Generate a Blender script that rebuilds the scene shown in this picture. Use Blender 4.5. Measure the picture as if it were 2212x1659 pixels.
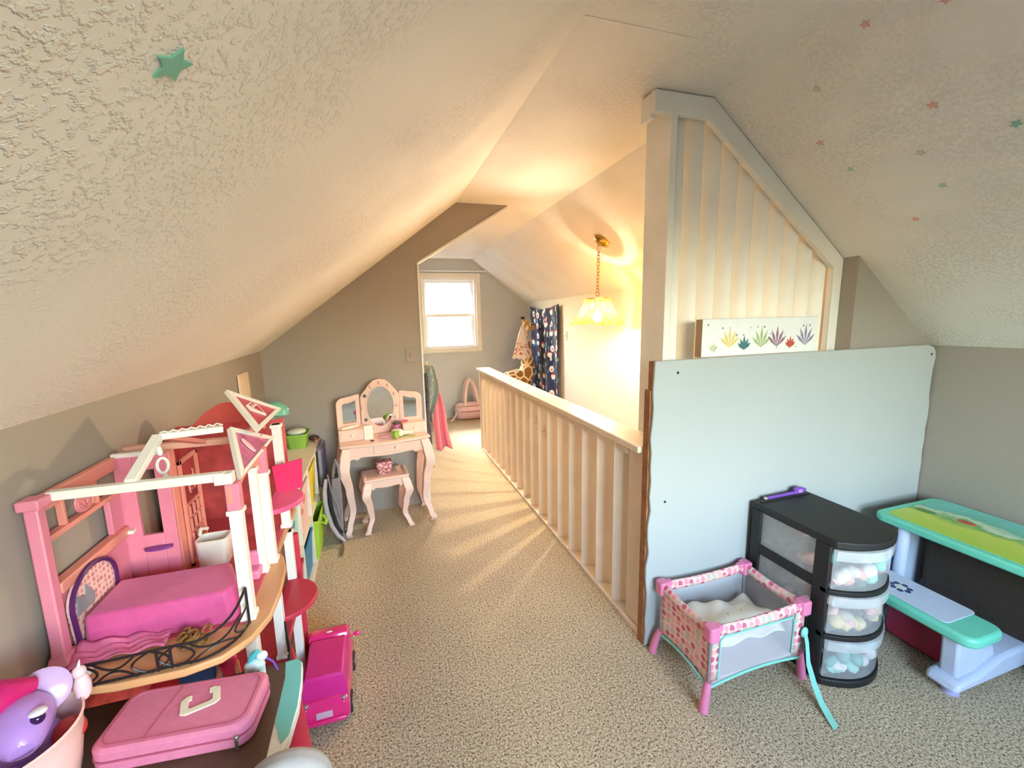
import bpy, bmesh, math, random
from mathutils import Matrix, Vector
random.seed(7)
for o in list(bpy.data.objects): bpy.data.objects.remove(o)
SC = bpy.context.scene
COL = SC.collection
PI = math.pi
R = math.radians

# ------------------------------------------------------------------ camera
CAM_P = (931.5, .3065, .1594, .0193)          # focal in px of 2212, yaw, pitch, roll
f_, ya, pi_, ro = CAM_P
fwd = Vector((math.sin(ya)*math.cos(pi_), math.cos(ya)*math.cos(pi_), -math.sin(pi_)))
rgt = Vector((math.cos(ya), -math.sin(ya), 0))
dwn = fwd.cross(rgt)
rr = math.cos(ro)*rgt + math.sin(ro)*dwn
dd = fwd.cross(rr)
cd = bpy.data.cameras.new('camera'); cam = bpy.data.objects.new('camera', cd); COL.objects.link(cam)
m3 = Matrix((rr, -dd, -fwd)).transposed()
cam.matrix_world = Matrix.Translation((0, 0, 1.4)) @ m3.to_4x4()
cd.sensor_fit = 'HORIZONTAL'; cd.sensor_width = 36; cd.lens = f_/2212*36; cd.clip_start = .02
SC.camera = cam

# ------------------------------------------------------------------ world, light, exposure
W = bpy.data.worlds.new('sky'); SC.world = W; W.use_nodes = True
bg = W.node_tree.nodes['Background']
sky = W.node_tree.nodes.new('ShaderNodeTexSky'); sky.sky_type = 'NISHITA'; sky.sun_disc = False
sky.sun_elevation = R(32); sky.sun_rotation = R(-8); sky.air_density = 1.6; sky.dust_density = 3.0; sky.ozone_density = 1.0
tint = W.node_tree.nodes.new('ShaderNodeMix'); tint.data_type = 'RGBA'; tint.blend_type = 'MULTIPLY'; tint.inputs[0].default_value = 1; tint.inputs[7].default_value = (1.04, .975, 1.01, 1)
W.node_tree.links.new(sky.outputs[0], tint.inputs[6]); W.node_tree.links.new(tint.outputs[2], bg.inputs[0]); bg.inputs[1].default_value = 6.1
sl = bpy.data.lights.new('sun', 'SUN'); sl.energy = 16.0; sl.angle = R(14); sl.color = (1, .99, .96)
so_ = bpy.data.objects.new('sun', sl); COL.objects.link(so_); so_.rotation_euler = Vector((.05, -.66, -.75)).to_track_quat('-Z', 'Y').to_euler()
vs = SC.view_settings
vs.view_transform = 'Standard'; vs.look = 'None'; vs.gamma = 1; vs.use_curve_mapping = False
vs.exposure = 0.30
LAMP_STRENGTH = 1450
LAMP_COLOR = (1, .78, .53)
Y0, Y1 = -1.25, 5.85
XL, XR = -.707, 2.64
WIN1 = (.64, 1.36, .97, 1.90)                  # far window opening  x0 x1 z0 z1
WIN2 = (.15, 1.85, .70, 1.95)                  # window behind the camera
def portal(x0, x1, z0, z1, y, facing):
    l = bpy.data.lights.new('window_portal', 'AREA'); l.shape = 'RECTANGLE'; l.size = x1-x0; l.size_y = z1-z0
    o = bpy.data.objects.new('window_portal', l); COL.objects.link(o)
    o.location = ((x0+x1)/2, y, (z0+z1)/2); o.rotation_euler = (PI/2*(-1 if facing < 0 else 1), 0, 0)
    l.cycles.is_portal = True
portal(*WIN1, Y1+.13, -1)
portal(*WIN2, Y0-.13, 1)

# ------------------------------------------------------------------ helpers
def lin(c):
    return tuple((x/255/12.92 if x/255 <= .04045 else ((x/255+.055)/1.055)**2.4) for x in c)
WM = {}
MATS = {}
class NT:
    def __init__(s, name):
        s.m = bpy.data.materials.new(name); s.m.use_nodes = True
        s.t = s.m.node_tree; s.n = s.t.nodes; s.b = s.n['Principled BSDF']; s.out = s.n['Material Output']
    def node(s, typ, **kw):
        x = s.n.new(typ)
        for k, v in kw.items(): setattr(x, k, v)
        return x
    def link(s, a, b): s.t.links.new(a, b)
    def coord(s, kind='Object'): return s.node('ShaderNodeTexCoord').outputs[kind]
    def noise(s, vec, scale, detail=3, rough=.5):
        x = s.node('ShaderNodeTexNoise'); x.inputs['Scale'].default_value = scale
        x.inputs['Detail'].default_value = detail; x.inputs['Roughness'].default_value = rough
        if vec is not None: s.link(vec, x.inputs['Vector'])
        return x
    def voro(s, vec, scale, feature='F1', rnd=1):
        x = s.node('ShaderNodeTexVoronoi', feature=feature); x.inputs['Scale'].default_value = scale
        x.inputs['Randomness'].default_value = rnd; s.link(vec, x.inputs['Vector']); return x
    def ramp(s, fac, stops, interp='LINEAR'):
        x = s.node('ShaderNodeValToRGB'); r = x.color_ramp; r.interpolation = interp
        while len(r.elements) < len(stops): r.elements.new(.5)
        for e, (p, c) in zip(r.elements, stops): e.position = p; e.color = (*c, 1)
        s.link(fac, x.inputs[0]); return x.outputs[0]
    def mix(s, fac, a, b, typ='MIX'):
        x = s.node('ShaderNodeMix', data_type='RGBA', blend_type=typ)
        for i, v in ((0, fac), (6, a), (7, b)):
            if hasattr(v, 'links'): s.link(v, x.inputs[i])
            elif i == 0: x.inputs[0].default_value = v
            else: x.inputs[i].default_value = (*v, 1)
        return x.outputs[2]
    def math(s, op, a, b=0, clamp=False):
        x = s.node('ShaderNodeMath', operation=op, use_clamp=clamp)
        for i, v in ((0, a), (1, b)):
            if hasattr(v, 'links'): s.link(v, x.inputs[i])
            else: x.inputs[i].default_value = v
        return x.outputs[0]
    def bump(s, h, strength, dist=.01):
        x = s.node('ShaderNodeBump'); x.inputs['Strength'].default_value = strength; x.inputs['Distance'].default_value = dist
        s.link(h, x.inputs['Height']); s.link(x.outputs[0], s.b.inputs['Normal'])
    def set(s, **kw):
        for k, v in kw.items(): s.b.inputs[k.replace('_', ' ')].default_value = v
def mat(name, c, rough=.5, var=.06, vscale=18, bump=0, bscale=200, metal=0, coat=0, alpha=1, trans=0, sheen=0, sss=0, emit=0, spec=.5):
    if name in MATS: return MATS[name]
    n = NT(name); c = lin(c); v = n.coord()
    nz = n.noise(v, vscale)
    a = tuple(max(0, x*(1-var)) for x in c); b = tuple(min(1, x*(1+var)) for x in c)
    n.link(n.ramp(nz.outputs[0], [(.3, a), (.7, b)]), n.b.inputs['Base Color'])
    n.set(Roughness=rough, Metallic=metal, Coat_Weight=coat, Alpha=alpha, Transmission_Weight=trans, Sheen_Weight=sheen)
    n.b.inputs['Specular IOR Level'].default_value = spec
    if emit:
        n.b.inputs['Emission Color'].default_value = (*c, 1); n.b.inputs['Emission Strength'].default_value = emit
    if bump:
        n.bump(n.noise(v, bscale, 4).outputs[0], bump, .004)
    MATS[name] = n.m; return n.m
class MB:
    def __init__(s): s.v = []; s.f = []; s.uv = []
    def add(s, vs_, fs, uvs=None, mx=None):
        k = len(s.v)
        s.v += [tuple(mx @ Vector(p)) if mx is not None else tuple(p) for p in vs_]
        for i, f in enumerate(fs):
            s.f.append(tuple(j+k for j in f)); s.uv.append(uvs[i] if uvs else None)
        return s
    def box(s, x0, x1, y0, y1, z0, z1, mx=None):
        vs_ = [(x, y, z) for z in (z0, z1) for y in (y0, y1) for x in (x0, x1)]
        return s.add(vs_, [(0, 2, 3, 1), (4, 5, 7, 6), (0, 1, 5, 4), (2, 6, 7, 3), (0, 4, 6, 2), (1, 3, 7, 5)], None, mx)
    def loft(s, rings, cap=True, closed=False):
        n = len(rings[0]); vs_ = [p for r in rings for p in r]; fs = []
        m = len(rings)
        for i in range(m if closed else m-1):
            for j in range(n):
                a, b = i*n+j, i*n+(j+1) % n; c, d = ((i+1) % m)*n+(j+1) % n, ((i+1) % m)*n+j
                fs.append((a, b, c, d))
        if cap and not closed: fs += [tuple(range(n))[::-1], tuple(range((m-1)*n, m*n))]
        return s.add(vs_, fs)
    def tube(s, pts, r, n=8, closed=False, cap=True, flat=1.0):
        pts = [Vector(p) for p in pts]; rings = []; up = None
        for i, p in enumerate(pts):
            if closed: t = pts[(i+1) % len(pts)]-pts[i-1]
            else: t = pts[min(i+1, len(pts)-1)]-pts[max(i-1, 0)]
            t.normalize()
            if up is None:
                up = Vector((0, 0, 1)) if abs(t.z) < .9 else Vector((1, 0, 0))
            a = t.cross(up)
            if a.length < 1e-5: a = t.orthogonal()
            a.normalize(); up = a.cross(t).normalized()
            ri = r[i] if isinstance(r, (list, tuple)) else r
            rings.append([p+ri*(math.cos(2*PI*j/n+PI/n)*a+flat*math.sin(2*PI*j/n+PI/n)*up) for j in range(n)])
        return s.loft(rings, cap, closed)
    def cyl(s, p0, p1, r0, r1=None, n=16): return s.tube([p0, p1], [r0, r0 if r1 is None else r1], n)
    def lathe(s, prof, n=24, c=(0, 0, 0), mx=None, cap=True, sx=1, sy=1):
        rings = [[(c[0]+r*sx*math.cos(2*PI*j/n), c[1]+r*sy*math.sin(2*PI*j/n), c[2]+z) for j in range(n)] for r, z in prof]
        if mx is not None: rings = [[mx @ Vector(p) for p in q] for q in rings]
        return s.loft(rings, cap)
    def sphere(s, c, rx, ry=None, rz=None, n=16, m=10, mx=None):
        ry = rx if ry is None else ry; rz = rx if rz is None else rz
        rings = [[(rx*math.sin(PI*i/m)*math.cos(2*PI*j/n), ry*math.sin(PI*i/m)*math.sin(2*PI*j/n), rz*math.cos(PI*i/m)) for j in range(n)] for i in range(m+1)]
        rings[0] = [(p[0]+1e-5*math.cos(j), p[1]+1e-5*math.sin(j), p[2]) for j, p in enumerate(rings[0])]
        t = Matrix.Translation(c) @ (mx if mx is not None else Matrix.Identity(4))
        rings = [[t @ Vector(p) for p in q] for q in rings[::-1]]
        return s.loft(rings, True)
    def prism(s, poly, a, b, fn=lambda x, y, z: (x, y, z)):
        n = len(poly)
        vs_ = [fn(x, y, a) for x, y in poly]+[fn(x, y, b) for x, y in poly]
        fs = [tuple(range(n))[::-1], tuple(range(n, 2*n))]+[(i, (i+1) % n, (i+1) % n+n, i+n) for i in range(n)]
        return s.add(vs_, fs)
    def grid(s, fn, nu, nv, su=1, sv=1, wrap=False):
        vs_ = [fn(i/nu, j/nv) for j in range(nv+1) for i in range(nu+1)]
        fs = []; uvs = []
        for j in range(nv):
            for i in range(nu):
                a = j*(nu+1)+i; fs.append((a, a+1, a+nu+2, a+nu+1))
                uvs.append([(i/nu*su, j/nv*sv), ((i+1)/nu*su, j/nv*sv), ((i+1)/nu*su, (j+1)/nv*sv), (i/nu*su, (j+1)/nv*sv)])
        return s.add(vs_, fs, uvs)
    def build(s, name, mt, parent=None, bevel=0, seg=2, angle=40, solid=0, local=False, sub=0, fix=True):
        me = bpy.data.meshes.new(name)
        vs_ = s.v
        if parent is not None and not local:
            inv = WM[parent.name].inverted(); vs_ = [tuple(inv @ Vector(p)) for p in vs_]
        me.from_pydata(vs_, [], s.f)
        if any(u for u in s.uv):
            ul = me.uv_layers.new(name='UVMap')
            for p, u in zip(me.polygons, s.uv):
                if u:
                    for li, q in zip(p.loop_indices, u): ul.data[li].uv = q
        if fix and not solid:
            bm = bmesh.new(); bm.from_mesh(me); bmesh.ops.recalc_face_normals(bm, faces=bm.faces); bm.to_mesh(me); bm.free()
        me.shade_smooth()
        try: me.set_sharp_from_angle(angle=R(angle))
        except Exception: pass
        if mt: me.materials.append(mt)
        o = bpy.data.objects.new(name, me); COL.objects.link(o)
        if parent is not None: o.parent = parent; WM[o.name] = WM[parent.name]
        else: WM[o.name] = Matrix.Identity(4)
        if solid:
            k = o.modifiers.new('thick', 'SOLIDIFY'); k.thickness = solid; k.offset = 0
        if sub:
            k = o.modifiers.new('sub', 'SUBSURF'); k.levels = sub; k.render_levels = sub
        if bevel:
            k = o.modifiers.new('bevel', 'BEVEL'); k.width = bevel; k.segments = seg; k.limit_method = 'ANGLE'; k.angle_limit = R(35)
        return o
def thing(name, label, cat, loc=(0, 0, 0), rz=0, group=None):
    o = bpy.data.objects.new(name, None); COL.objects.link(o); o.empty_display_size = .05
    o.location = loc; o.rotation_euler = (0, 0, rz)
    o['label'] = label; o['category'] = cat
    if group: o['group'] = group
    WM[o.name] = Matrix.Translation(loc) @ Matrix.Rotation(rz, 4, 'Z')
    return o
def tag(o, label, cat, group=None):
    o['label'] = label; o['category'] = cat
    if group: o['group'] = group
    return o
def struct(o, label=None):
    o['kind'] = 'structure'
    if label: o['label'] = label
    return o
def B(*a, **k): return MB().box(*a, **k)
def arc(c, r, a0, a1, n, ry=None):
    return [(c[0]+r*math.cos(R(a0+(a1-a0)*i/n)), c[1]+(ry or r)*math.sin(R(a0+(a1-a0)*i/n))) for i in range(n+1)]
def rrect(x0, x1, y0, y1, r, n=5):
    return (arc((x1-r, y0+r), r, -90, 0, n)+arc((x1-r, y1-r), r, 0, 90, n)+arc((x0+r, y1-r), r, 90, 180, n)+arc((x0+r, y0+r), r, 180, 270, n))
def XZ(y): return lambda x, z, t: (x, y+t, z)
def YZ(x): return lambda y, z, t: (x+t, y, z)

# ------------------------------------------------------------------ materials of the room
def plaster(name, c, bumps, scale=55, patch=3.0):
    n = NT(name); v = n.coord(); c = lin(c)
    big = n.noise(v, 2.2, 2).outputs[0]
    n.link(n.ramp(big, [(.3, tuple(x*.96 for x in c)), (.7, tuple(min(1, x*1.03) for x in c))]), n.b.inputs['Base Color'])
    n.set(Roughness=.62); n.b.inputs['Specular IOR Level'].default_value = .35
    fine = n.noise(v, scale, 3, .6).outputs[0]
    fr = n.ramp(fine, [(.5, (0, 0, 0)), (.62, (1, 1, 1))])
    pm = n.ramp(n.noise(v, patch, 2).outputs[0], [(.42, (.12, .12, .12)), (.6, (1, 1, 1))])
    h = n.math('MULTIPLY', fr, pm)
    n.bump(h, bumps, .006); return n.m
M_CEIL = plaster('ceiling_plaster', (238, 233, 224), .55, 85, 2.6)
M_WALL = plaster('greige_wall_paint', (158, 150, 139), .10, 90)
M_WALL_TAN = plaster('tan_wall_paint', (162, 151, 141), .10, 90)
M_STAIR = plaster('pale_stair_wall_paint', (214, 208, 198), .16, 60)
M_FARWALL = plaster('far_wall_paint', (196, 202, 208), .08, 90)
def carpet():
    n = NT('speckled_beige_carpet'); v = n.coord()
    a = n.noise(v, 125, 4, .75).outputs[0]
    b = n.noise(v, 260, 2, .6).outputs[0]
    s_ = n.math('ADD', n.math('MULTIPLY', a, .65), n.math('MULTIPLY', b, .35))
    col = n.ramp(s_, [(.41, lin((58, 44, 30))), (.455, lin((178, 156, 123))), (.54, lin((230, 210, 174))), (.64, lin((254, 242, 216)))])
    big = n.ramp(n.noise(v, 3, 3).outputs[0], [(.3, (.92, .92, .92)), (.7, (1.04, 1.04, 1.04))])
    n.link(n.mix(1.0, col, big, 'MULTIPLY'), n.b.inputs['Base Color'])
    n.set(Roughness=.95, Sheen_Weight=.15); n.b.inputs['Specular IOR Level'].default_value = .1
    n.bump(s_, .8, .015); return n.m
M_CARPET = carpet()
M_WHITE = mat('white_trim_paint', (234, 231, 223), .45, .03, 8)
M_SLAT = mat('white_slat_paint', (240, 237, 228), .5, .05, 6, .05, 40)
M_RAIL = mat('cream_rail_paint', (228, 212, 192), .5, .06, 6, .05, 40)
M_WOOD = mat('raw_brown_stud_wood', (150, 100, 62), .7, .25, 30, .1, 80)
M_BRASS = mat('polished_brass', (205, 160, 80), .18, .05, 8, metal=1)

# ------------------------------------------------------------------ the room shell
def H(y): return 2.215-.0175*(y-1.48)
XCL, XCR, ZK = .613, 1.312, 1.197
SLOPE_R = .757
def zr(x, y): return H(y)-SLOPE_R*(x-XCR)
def zl(x, y): return ZK+(H(y)-ZK)*(x-XL)/(XCL-XL)
HX0, HX1, HY0, HY1 = 1.125, 2.085, 1.66, 4.33       # the stair opening
def slab(mb, x0, x1, y0, y1): mb.box(x0, x1, y0, y1, -.12, 0)
fm = MB(); slab(fm, XL-.2, HX0, Y0-.2, Y1+.2); slab(fm, HX0, XR+.2, Y0-.2, HY0); slab(fm, HX0, HX1+.1, HY1, Y1+.2)
struct(fm.build('floor', M_CARPET), 'speckled beige wall to wall carpet')
cm = MB()
ys = [Y0-.15+(Y1-Y0+.3)*i/24 for i in range(25)]
for a, b in zip(ys, ys[1:]):
    P = [[(XL-.12, y, zl(XL-.12, y)), (XCL, y, H(y)), (XCR, y, H(y)), (XR+.12, y, zr(XR+.12, y)), (XR+.12, y, 2.6), (XL-.12, y, 2.6)] for y in (a, b)]
    cm.loft([P[0], P[1]])
struct(cm.build('ceiling', M_CEIL, angle=10), 'textured off-white attic ceiling with two slopes and a flat strip')
B(.62, 1.0, 1.2165, 1.2195, H(1.218)-.0015, H(1.218)+.002).build('seam_ridge', M_CEIL, bpy.data.objects['ceiling'])
struct(B(XL-.1, XL, Y0-.1, Y1+.1, -.05, 1.33).build('wall_left', M_WALL), 'low beige knee wall under the left slope')
struct(B(XR, XR+.1, Y0-.1, 1.52, -.05, 1.33).build('wall_right', M_WALL), 'low greige knee wall under the right slope')
struct(B(HX1, HX1+.1, 1.5201, Y1+.1, -2.5, 1.75).build('wall_stair', M_STAIR), 'pale wall beside the stairwell')
struct(B(HX1, XR+.1, 1.42, 1.52, -.05, 1.78).build('wall_eave', M_WALL), 'narrow greige wall closing the eave beside the slatted screen')
def holed(name, y0, y1, mt, hole, label):
    x0, x1, z0, z1 = hole; mb = MB()
    mb.box(XL-.15, x0, y0, y1, -.1, 2.5); mb.box(x1, XR+.15, y0, y1, -.1, 2.5)
    mb.box(x0, x1, y0, y1, -.1, z0); mb.box(x0, x1, y0, y1, z1, 2.5)
    return struct(mb.build(name, mt), label)
holed('wall_far', Y1, Y1+.14, M_FARWALL, WIN1, 'far gable wall with the window')
holed('wall_back', Y0-.14, Y0, M_FARWALL, WIN2, 'gable wall behind the camera')
# tan partition with the slanted opening
YP = 3.155
PX = .318
poly = [(XL-.02, 0), (XL-.02, zl(XL-.02, YP)+.02), (XCL, H(YP)+.03), (1.0, H(YP)+.03), (.985, H(YP)-.006), (PX, 1.772), (PX, 0)]
struct(MB().prism(poly, 0, .11, XZ(YP)).build('wall_partition', M_WALL_TAN), 'tan partition wall with a slanted opening beside the vanity')
struct(MB().prism([(PX+.0005, 1.772), (.985, H(YP)-.006), (.985, H(YP)-.022), (PX+.012, 1.764), (PX+.012, 0), (PX+.0005, 0)], -.004, .114, XZ(YP)).build('trim_1', M_WHITE), 'white corner bead along the slanted opening')
# stairwell
sw = MB(); sw.box(HX0-.1, HX0, HY0-.1, HY1, -2.5, -.12); sw.box(HX0-.1, HX1+.1, HY0-.1, HY0, -2.5, -.12); sw.box(HX0-.1, HX1+.1, HY0-.1, HY1+.3, -2.6, -2.5); sw.box(HX0-.1, HX1+.1, HY1, HY1+.1, -2.5, -.12)
struct(sw.build('wall_stairwell', M_STAIR), 'walls of the stairwell below the attic floor')
st = struct(B(HX0, HX1, HY1-.25, HY1, -.22, -.20).build('stairs', M_CARPET), 'carpeted steps going down behind the railing')
for i in range(1, 10):
    B(HX0, HX1, HY1-.25*(i+1), HY1-.25*i+.02, -.22-.2*i-.2, -.2-.2*i).build('step', M_CARPET, st)

# ------------------------------------------------------------------ windows
M_VINYL = mat('white_vinyl', (236, 238, 238), .35, .02, 6)
def glass_mat():
    n = NT('window_glass'); v = n.coord()
    tr_ = n.node('ShaderNodeBsdfTransparent'); gl = n.node('ShaderNodeBsdfGlossy'); gl.inputs['Roughness'].default_value = .02
    n.link(n.ramp(n.noise(v, 3).outputs[0], [(0, (.94, .97, .98)), (1, (.98, 1, 1))]), tr_.inputs['Color'])
    a = n.node('ShaderNodeMixShader'); a.inputs[0].default_value = .04; n.link(tr_.outputs[0], a.inputs[1]); n.link(gl.outputs[0], a.inputs[2])
    n.link(a.outputs[0], n.out.inputs[0]); return n.m
M_GLASS = glass_mat()
def ring(mb, x0, x1, z0, z1, w, y0, y1):
    mb.box(x0, x1, y0, y1, z0, z0+w); mb.box(x0, x1, y0, y1, z1-w, z1); mb.box(x0, x0+w, y0, y1, z0+w, z1-w); mb.box(x1-w, x1, y0, y1, z0+w, z1-w)
def window(name, hole, y, s, label):
    x0, x1, z0, z1 = hole
    fr = MB(); ring(fr, x0, x1, z0, z1, .025, min(y, y+s*.13), max(y, y+s*.13))
    root = struct(fr.build(name, M_VINYL), label)
    c = MB(); w = .062
    c.box(x0-w, x0, min(y-s*.018, y), max(y-s*.018, y), z0-w, z1+w); c.box(x1, x1+w, min(y-s*.018, y), max(y-s*.018, y), z0-w, z1+w)
    c.box(x0, x1, min(y-s*.018, y), max(y-s*.018, y), z1, z1+w); c.box(x0, x1, min(y-s*.018, y), max(y-s*.018, y), z0-w, z0)
    c.build('casing', M_WHITE, root, .004)
    zm = z0+(z1-z0)*.47
    for (a, b, d) in ((z0+.025, zm+.02, .045), (zm-.02, z1-.025, .085)):
        sm = MB(); ring(sm, x0+.025, x1-.025, a, b, .04, *sorted((y+s*d, y+s*(d+.035)))); so = sm.build('sash', M_VINYL, root, .004)
        B(x0+.06, x1-.06, *sorted((y+s*(d+.014), y+s*(d+.018))), a+.035, b-.035).build('pane', M_GLASS, so)
    B((x0+x1)/2-.03, (x0+x1)/2+.03, *sorted((y+s*.02, y+s*.045)), zm+.02, zm+.032).build('sash_lock', M_VINYL, root, .003)
    return root
window('window_1', WIN1, Y1, 1, 'bright white double hung window in the far gable wall')
window('window_2', WIN2, Y0, -1, 'wide white window behind the camera')
cr = thing('curtain_rod', 'thin white curtain rod with round finials above the far window', 'curtain rod', (.97, Y1-.03, 1.985))
mb = MB(); mb.cyl((.55, Y1-.035, 1.985), (1.49, Y1-.035, 1.985), .009); mb.build('rod', M_VINYL, cr)
for x in (.54, 1.50): MB().sphere((x, Y1-.035, 1.985), .018).build('finial', M_VINYL, cr)
for x in (.62, 1.45): B(x-.008, x+.008, Y1-.045, Y1, 1.965, 1.975).build('bracket', M_VINYL, cr)
# outside: a neighbour's roof and a tree, seen blown out through the far window
M_ROOF = mat('pale_shingle_roof', (196, 192, 186), .8, .1, 12)
ro_ = thing('neighbour_house', 'pale neighbouring house roof seen through the far window', 'house', (.5, 15, -4))
MB().prism([(-6, -4), (-6, -1.2), (-1.2, 1.15), (3.2, -.6), (3.2, -4)], 0, 6, XZ(15)).build('wall', M_ROOF, ro_)
MB().prism([(-6.3, -1.25), (-1.2, 1.2), (3.6, -.7), (3.6, -.55), (-1.2, 1.42), (-6.3, -1.05)], -.3, 6.3, XZ(15)).build('roof', M_ROOF, ro_)
tr = thing('garden_tree', 'leafy tree outside the far window', 'tree', (1.6, 11, -4))
MB().tube([(1.6, 11, -4), (1.55, 11, -1), (1.7, 11.1, 1), (1.5, 11, 3)], [.18, .14, .1, .04], 8).build('trunk', mat('tree_bark', (120, 105, 90), .9, .2, 20), tr)
lf = MB()
for i in range(700):
    a, b = random.uniform(0, 2*PI), random.gauss(0, .8); q = random.random()**.5
    p = Vector((1.6+1.9*q*math.cos(a), 11+1.2*q*math.sin(a), 2.0+1.3*b)); u = Vector((random.gauss(0, 1), random.gauss(0, 1), random.gauss(0, 1))).normalized()*.07; w_ = u.orthogonal().normalized()*.04
    lf.add([p-u, p+w_, p+u, p-w_], [(0, 1, 2, 3)])
lo = lf.build('foliage', mat('pale_autumn_leaves', (206, 190, 120), .8, .3, 3), tr); lo['kind'] = 'stuff'

# ------------------------------------------------------------------ railing with angled slats
rl = thing('stair_railing', 'cream railing of angled vertical slats along the stairwell', 'railing', (1.05, 2.9, 0))
B(.985, 1.125, 1.445, 4.335, .836, .864).build('cap_rail', M_RAIL, rl, .004)
B(1.012, 1.118, 1.445, 4.33, 0, .022).build('base_rail', M_RAIL, rl, .003)
B(1.03, 1.10, 1.445, 1.575, .022, .836).build('end_post', M_RAIL, rl, .003)
B(1.012, 1.11, 4.285, 4.33, .022, .836).build('end_post', M_RAIL, rl, .003)
B(1.02, 1.032, 1.58, 4.285, .79, .836).build('top_fascia', M_RAIL, rl, .002)
def slat(mb, ax, ay, bx, by, z0, z1, t=.011, zt=None):
    d = Vector((bx-ax, by-ay, 0)).normalized(); nn = Vector((-d.y, d.x, 0))*t/2
    a, b = Vector((ax, ay, 0)), Vector((bx, by, 0))
    za, zb = (z1, z1) if zt is None else zt
    lo_ = [a-nn, b-nn, b+nn, a+nn]
    mb.loft([[Vector((p.x, p.y, z0)) for p in lo_], [Vector((p.x, p.y, z)) for p, z in zip(lo_, (za, zb, zb, za))]])
k = 0
while True:
    y = 1.636+.1615*k
    if y > 4.25: break
    mb = MB(); slat(mb, 1.103, y-.012, 1.018, y+.044, .022, .836); mb.build('slat', M_RAIL, rl, .0015, 1); k += 1
M_SCREW = mat('steel_screw', (190, 185, 175), .3, .1, 20, metal=1)
MB().sphere((1.012, 1.62, .012), .006).build('screw_head', M_SCREW, rl)

M_PENCIL = mat('pencil_scribble', (120, 86, 62), .8)
rs = random.Random(9)
for y_, z_ in ((2.93, .66), (2.77, .66), (2.61, .60), (2.59, .64), (3.4, .68)):
    kk = round((y_-1.636-.016)/.1615); yb = 1.636+.1615*kk
    def sp_(t, z): return (1.060-.078*(t-.5)*-1*-1-.0045, yb+.0165+.049*(t-.5)-.0062, z)
    MB().tube([sp_(.5+rs.uniform(-.3, .3), z_+rs.uniform(-.03, .03)) for i in range(6)], .0008, 4).build('scribble', M_PENCIL, rl)

# ------------------------------------------------------------------ slatted screen to the ceiling
sp = thing('slatted_screen', 'tall white slatted screen under the right ceiling slope', 'screen', (1.6, 1.53, 0))
B(1.125, 1.155, 1.495, 1.655, .864, 2.19).build('post', M_SLAT, sp, .003)
YS = 1.487
fr = MB()
fr.prism([(1.046, 2.135), (1.046, H(1.5)-.004), (1.312, H(1.5)-.004), (2.0845, zr(2.0845, 1.5)-.004), (2.0845, zr(2.0845, 1.5)-.085), (1.292, 2.135)], 0, .028, XZ(YS))
fr.build('top_trim', M_WHITE, sp, .003)
B(1.046, 1.066, YS+.028, 1.578, 2.12, H(1.5)-.006).build('return_trim', M_WHITE, sp, .003)
B(2.035, 2.0845, YS+.001, YS+.034, 0, 1.618).build('side_trim', M_WHITE, sp, .003)
for k in range(10):
    x = 1.140+.0905*k
    mb = MB(); top = lambda xx: min(H(1.5)-.012, zr(xx, 1.5)-.012)
    fr_, bk_ = [], []
    for j in range(9):
        t = j/8; cx, cy = x+.006+.063*t, 1.588-.066*t; b_ = .013*4*t*(1-t); fr_.append((cx-.65*b_, cy-.76*b_)); bk_.append((cx-.65*(b_-.010), cy-.76*(b_-.010)))  # cupped shape put in so each slat shades off to the right
    loop = fr_+bk_[::-1]
    mb.loft([[(a, b, 0) for a, b in loop], [(a, b, top(a)) for a, b in loop]])
    mb.build('slat', M_SLAT, sp, .0015, 1)

# ------------------------------------------------------------------ loose drywall sheet with studs
ds = thing('drywall_sheet', 'big pale drywall sheet with ragged edges standing below the slatted screen', 'board', (1.82, 1.39, 0))
rnd = random.Random(3)
L_ = [(1.006+rnd.uniform(-.006, .007), .006+i*.0604) for i in range(21)]
Rr = [(2.632+rnd.uniform(-.008, .006), .006+i*.0604) for i in range(20)]
top_ = [(1.012, 1.214), (1.6, 1.216), (2.57, 1.216), (2.612, 1.206), (2.63, 1.185)]
MB().prism(L_[:-1]+top_+Rr[::-1], 0, .013, XZ(1.386)).build('panel', mat('drywall_paper', (176, 180, 178), .6, .02, 2.2, .05, 25), ds, .002, 1)
B(1.002, 1.034, 1.401, 1.438, 0, 1.10).build('stud', M_WOOD, ds, .002)
B(1.012, 1.04, 1.401, 1.43, 1.102, 1.212).build('stud', M_WOOD, ds, .002)
B(2.45, 2.49, 1.401, 1.415, .01, 1.2).build('stud', M_WOOD, ds, .002)
M_DARK = mat('dark_hole', (40, 36, 30), .8)
for x, z in ((1.078, .64), (1.115, 1.165), (2.60, 1.17)):
    MB().lathe([(.0055, 0), (.004, .003)], 10, mx=Matrix.Translation((x, 1.386, z)) @ Matrix.Rotation(PI/2, 4, 'X')).build('nail_hole', M_DARK, ds)
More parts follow.
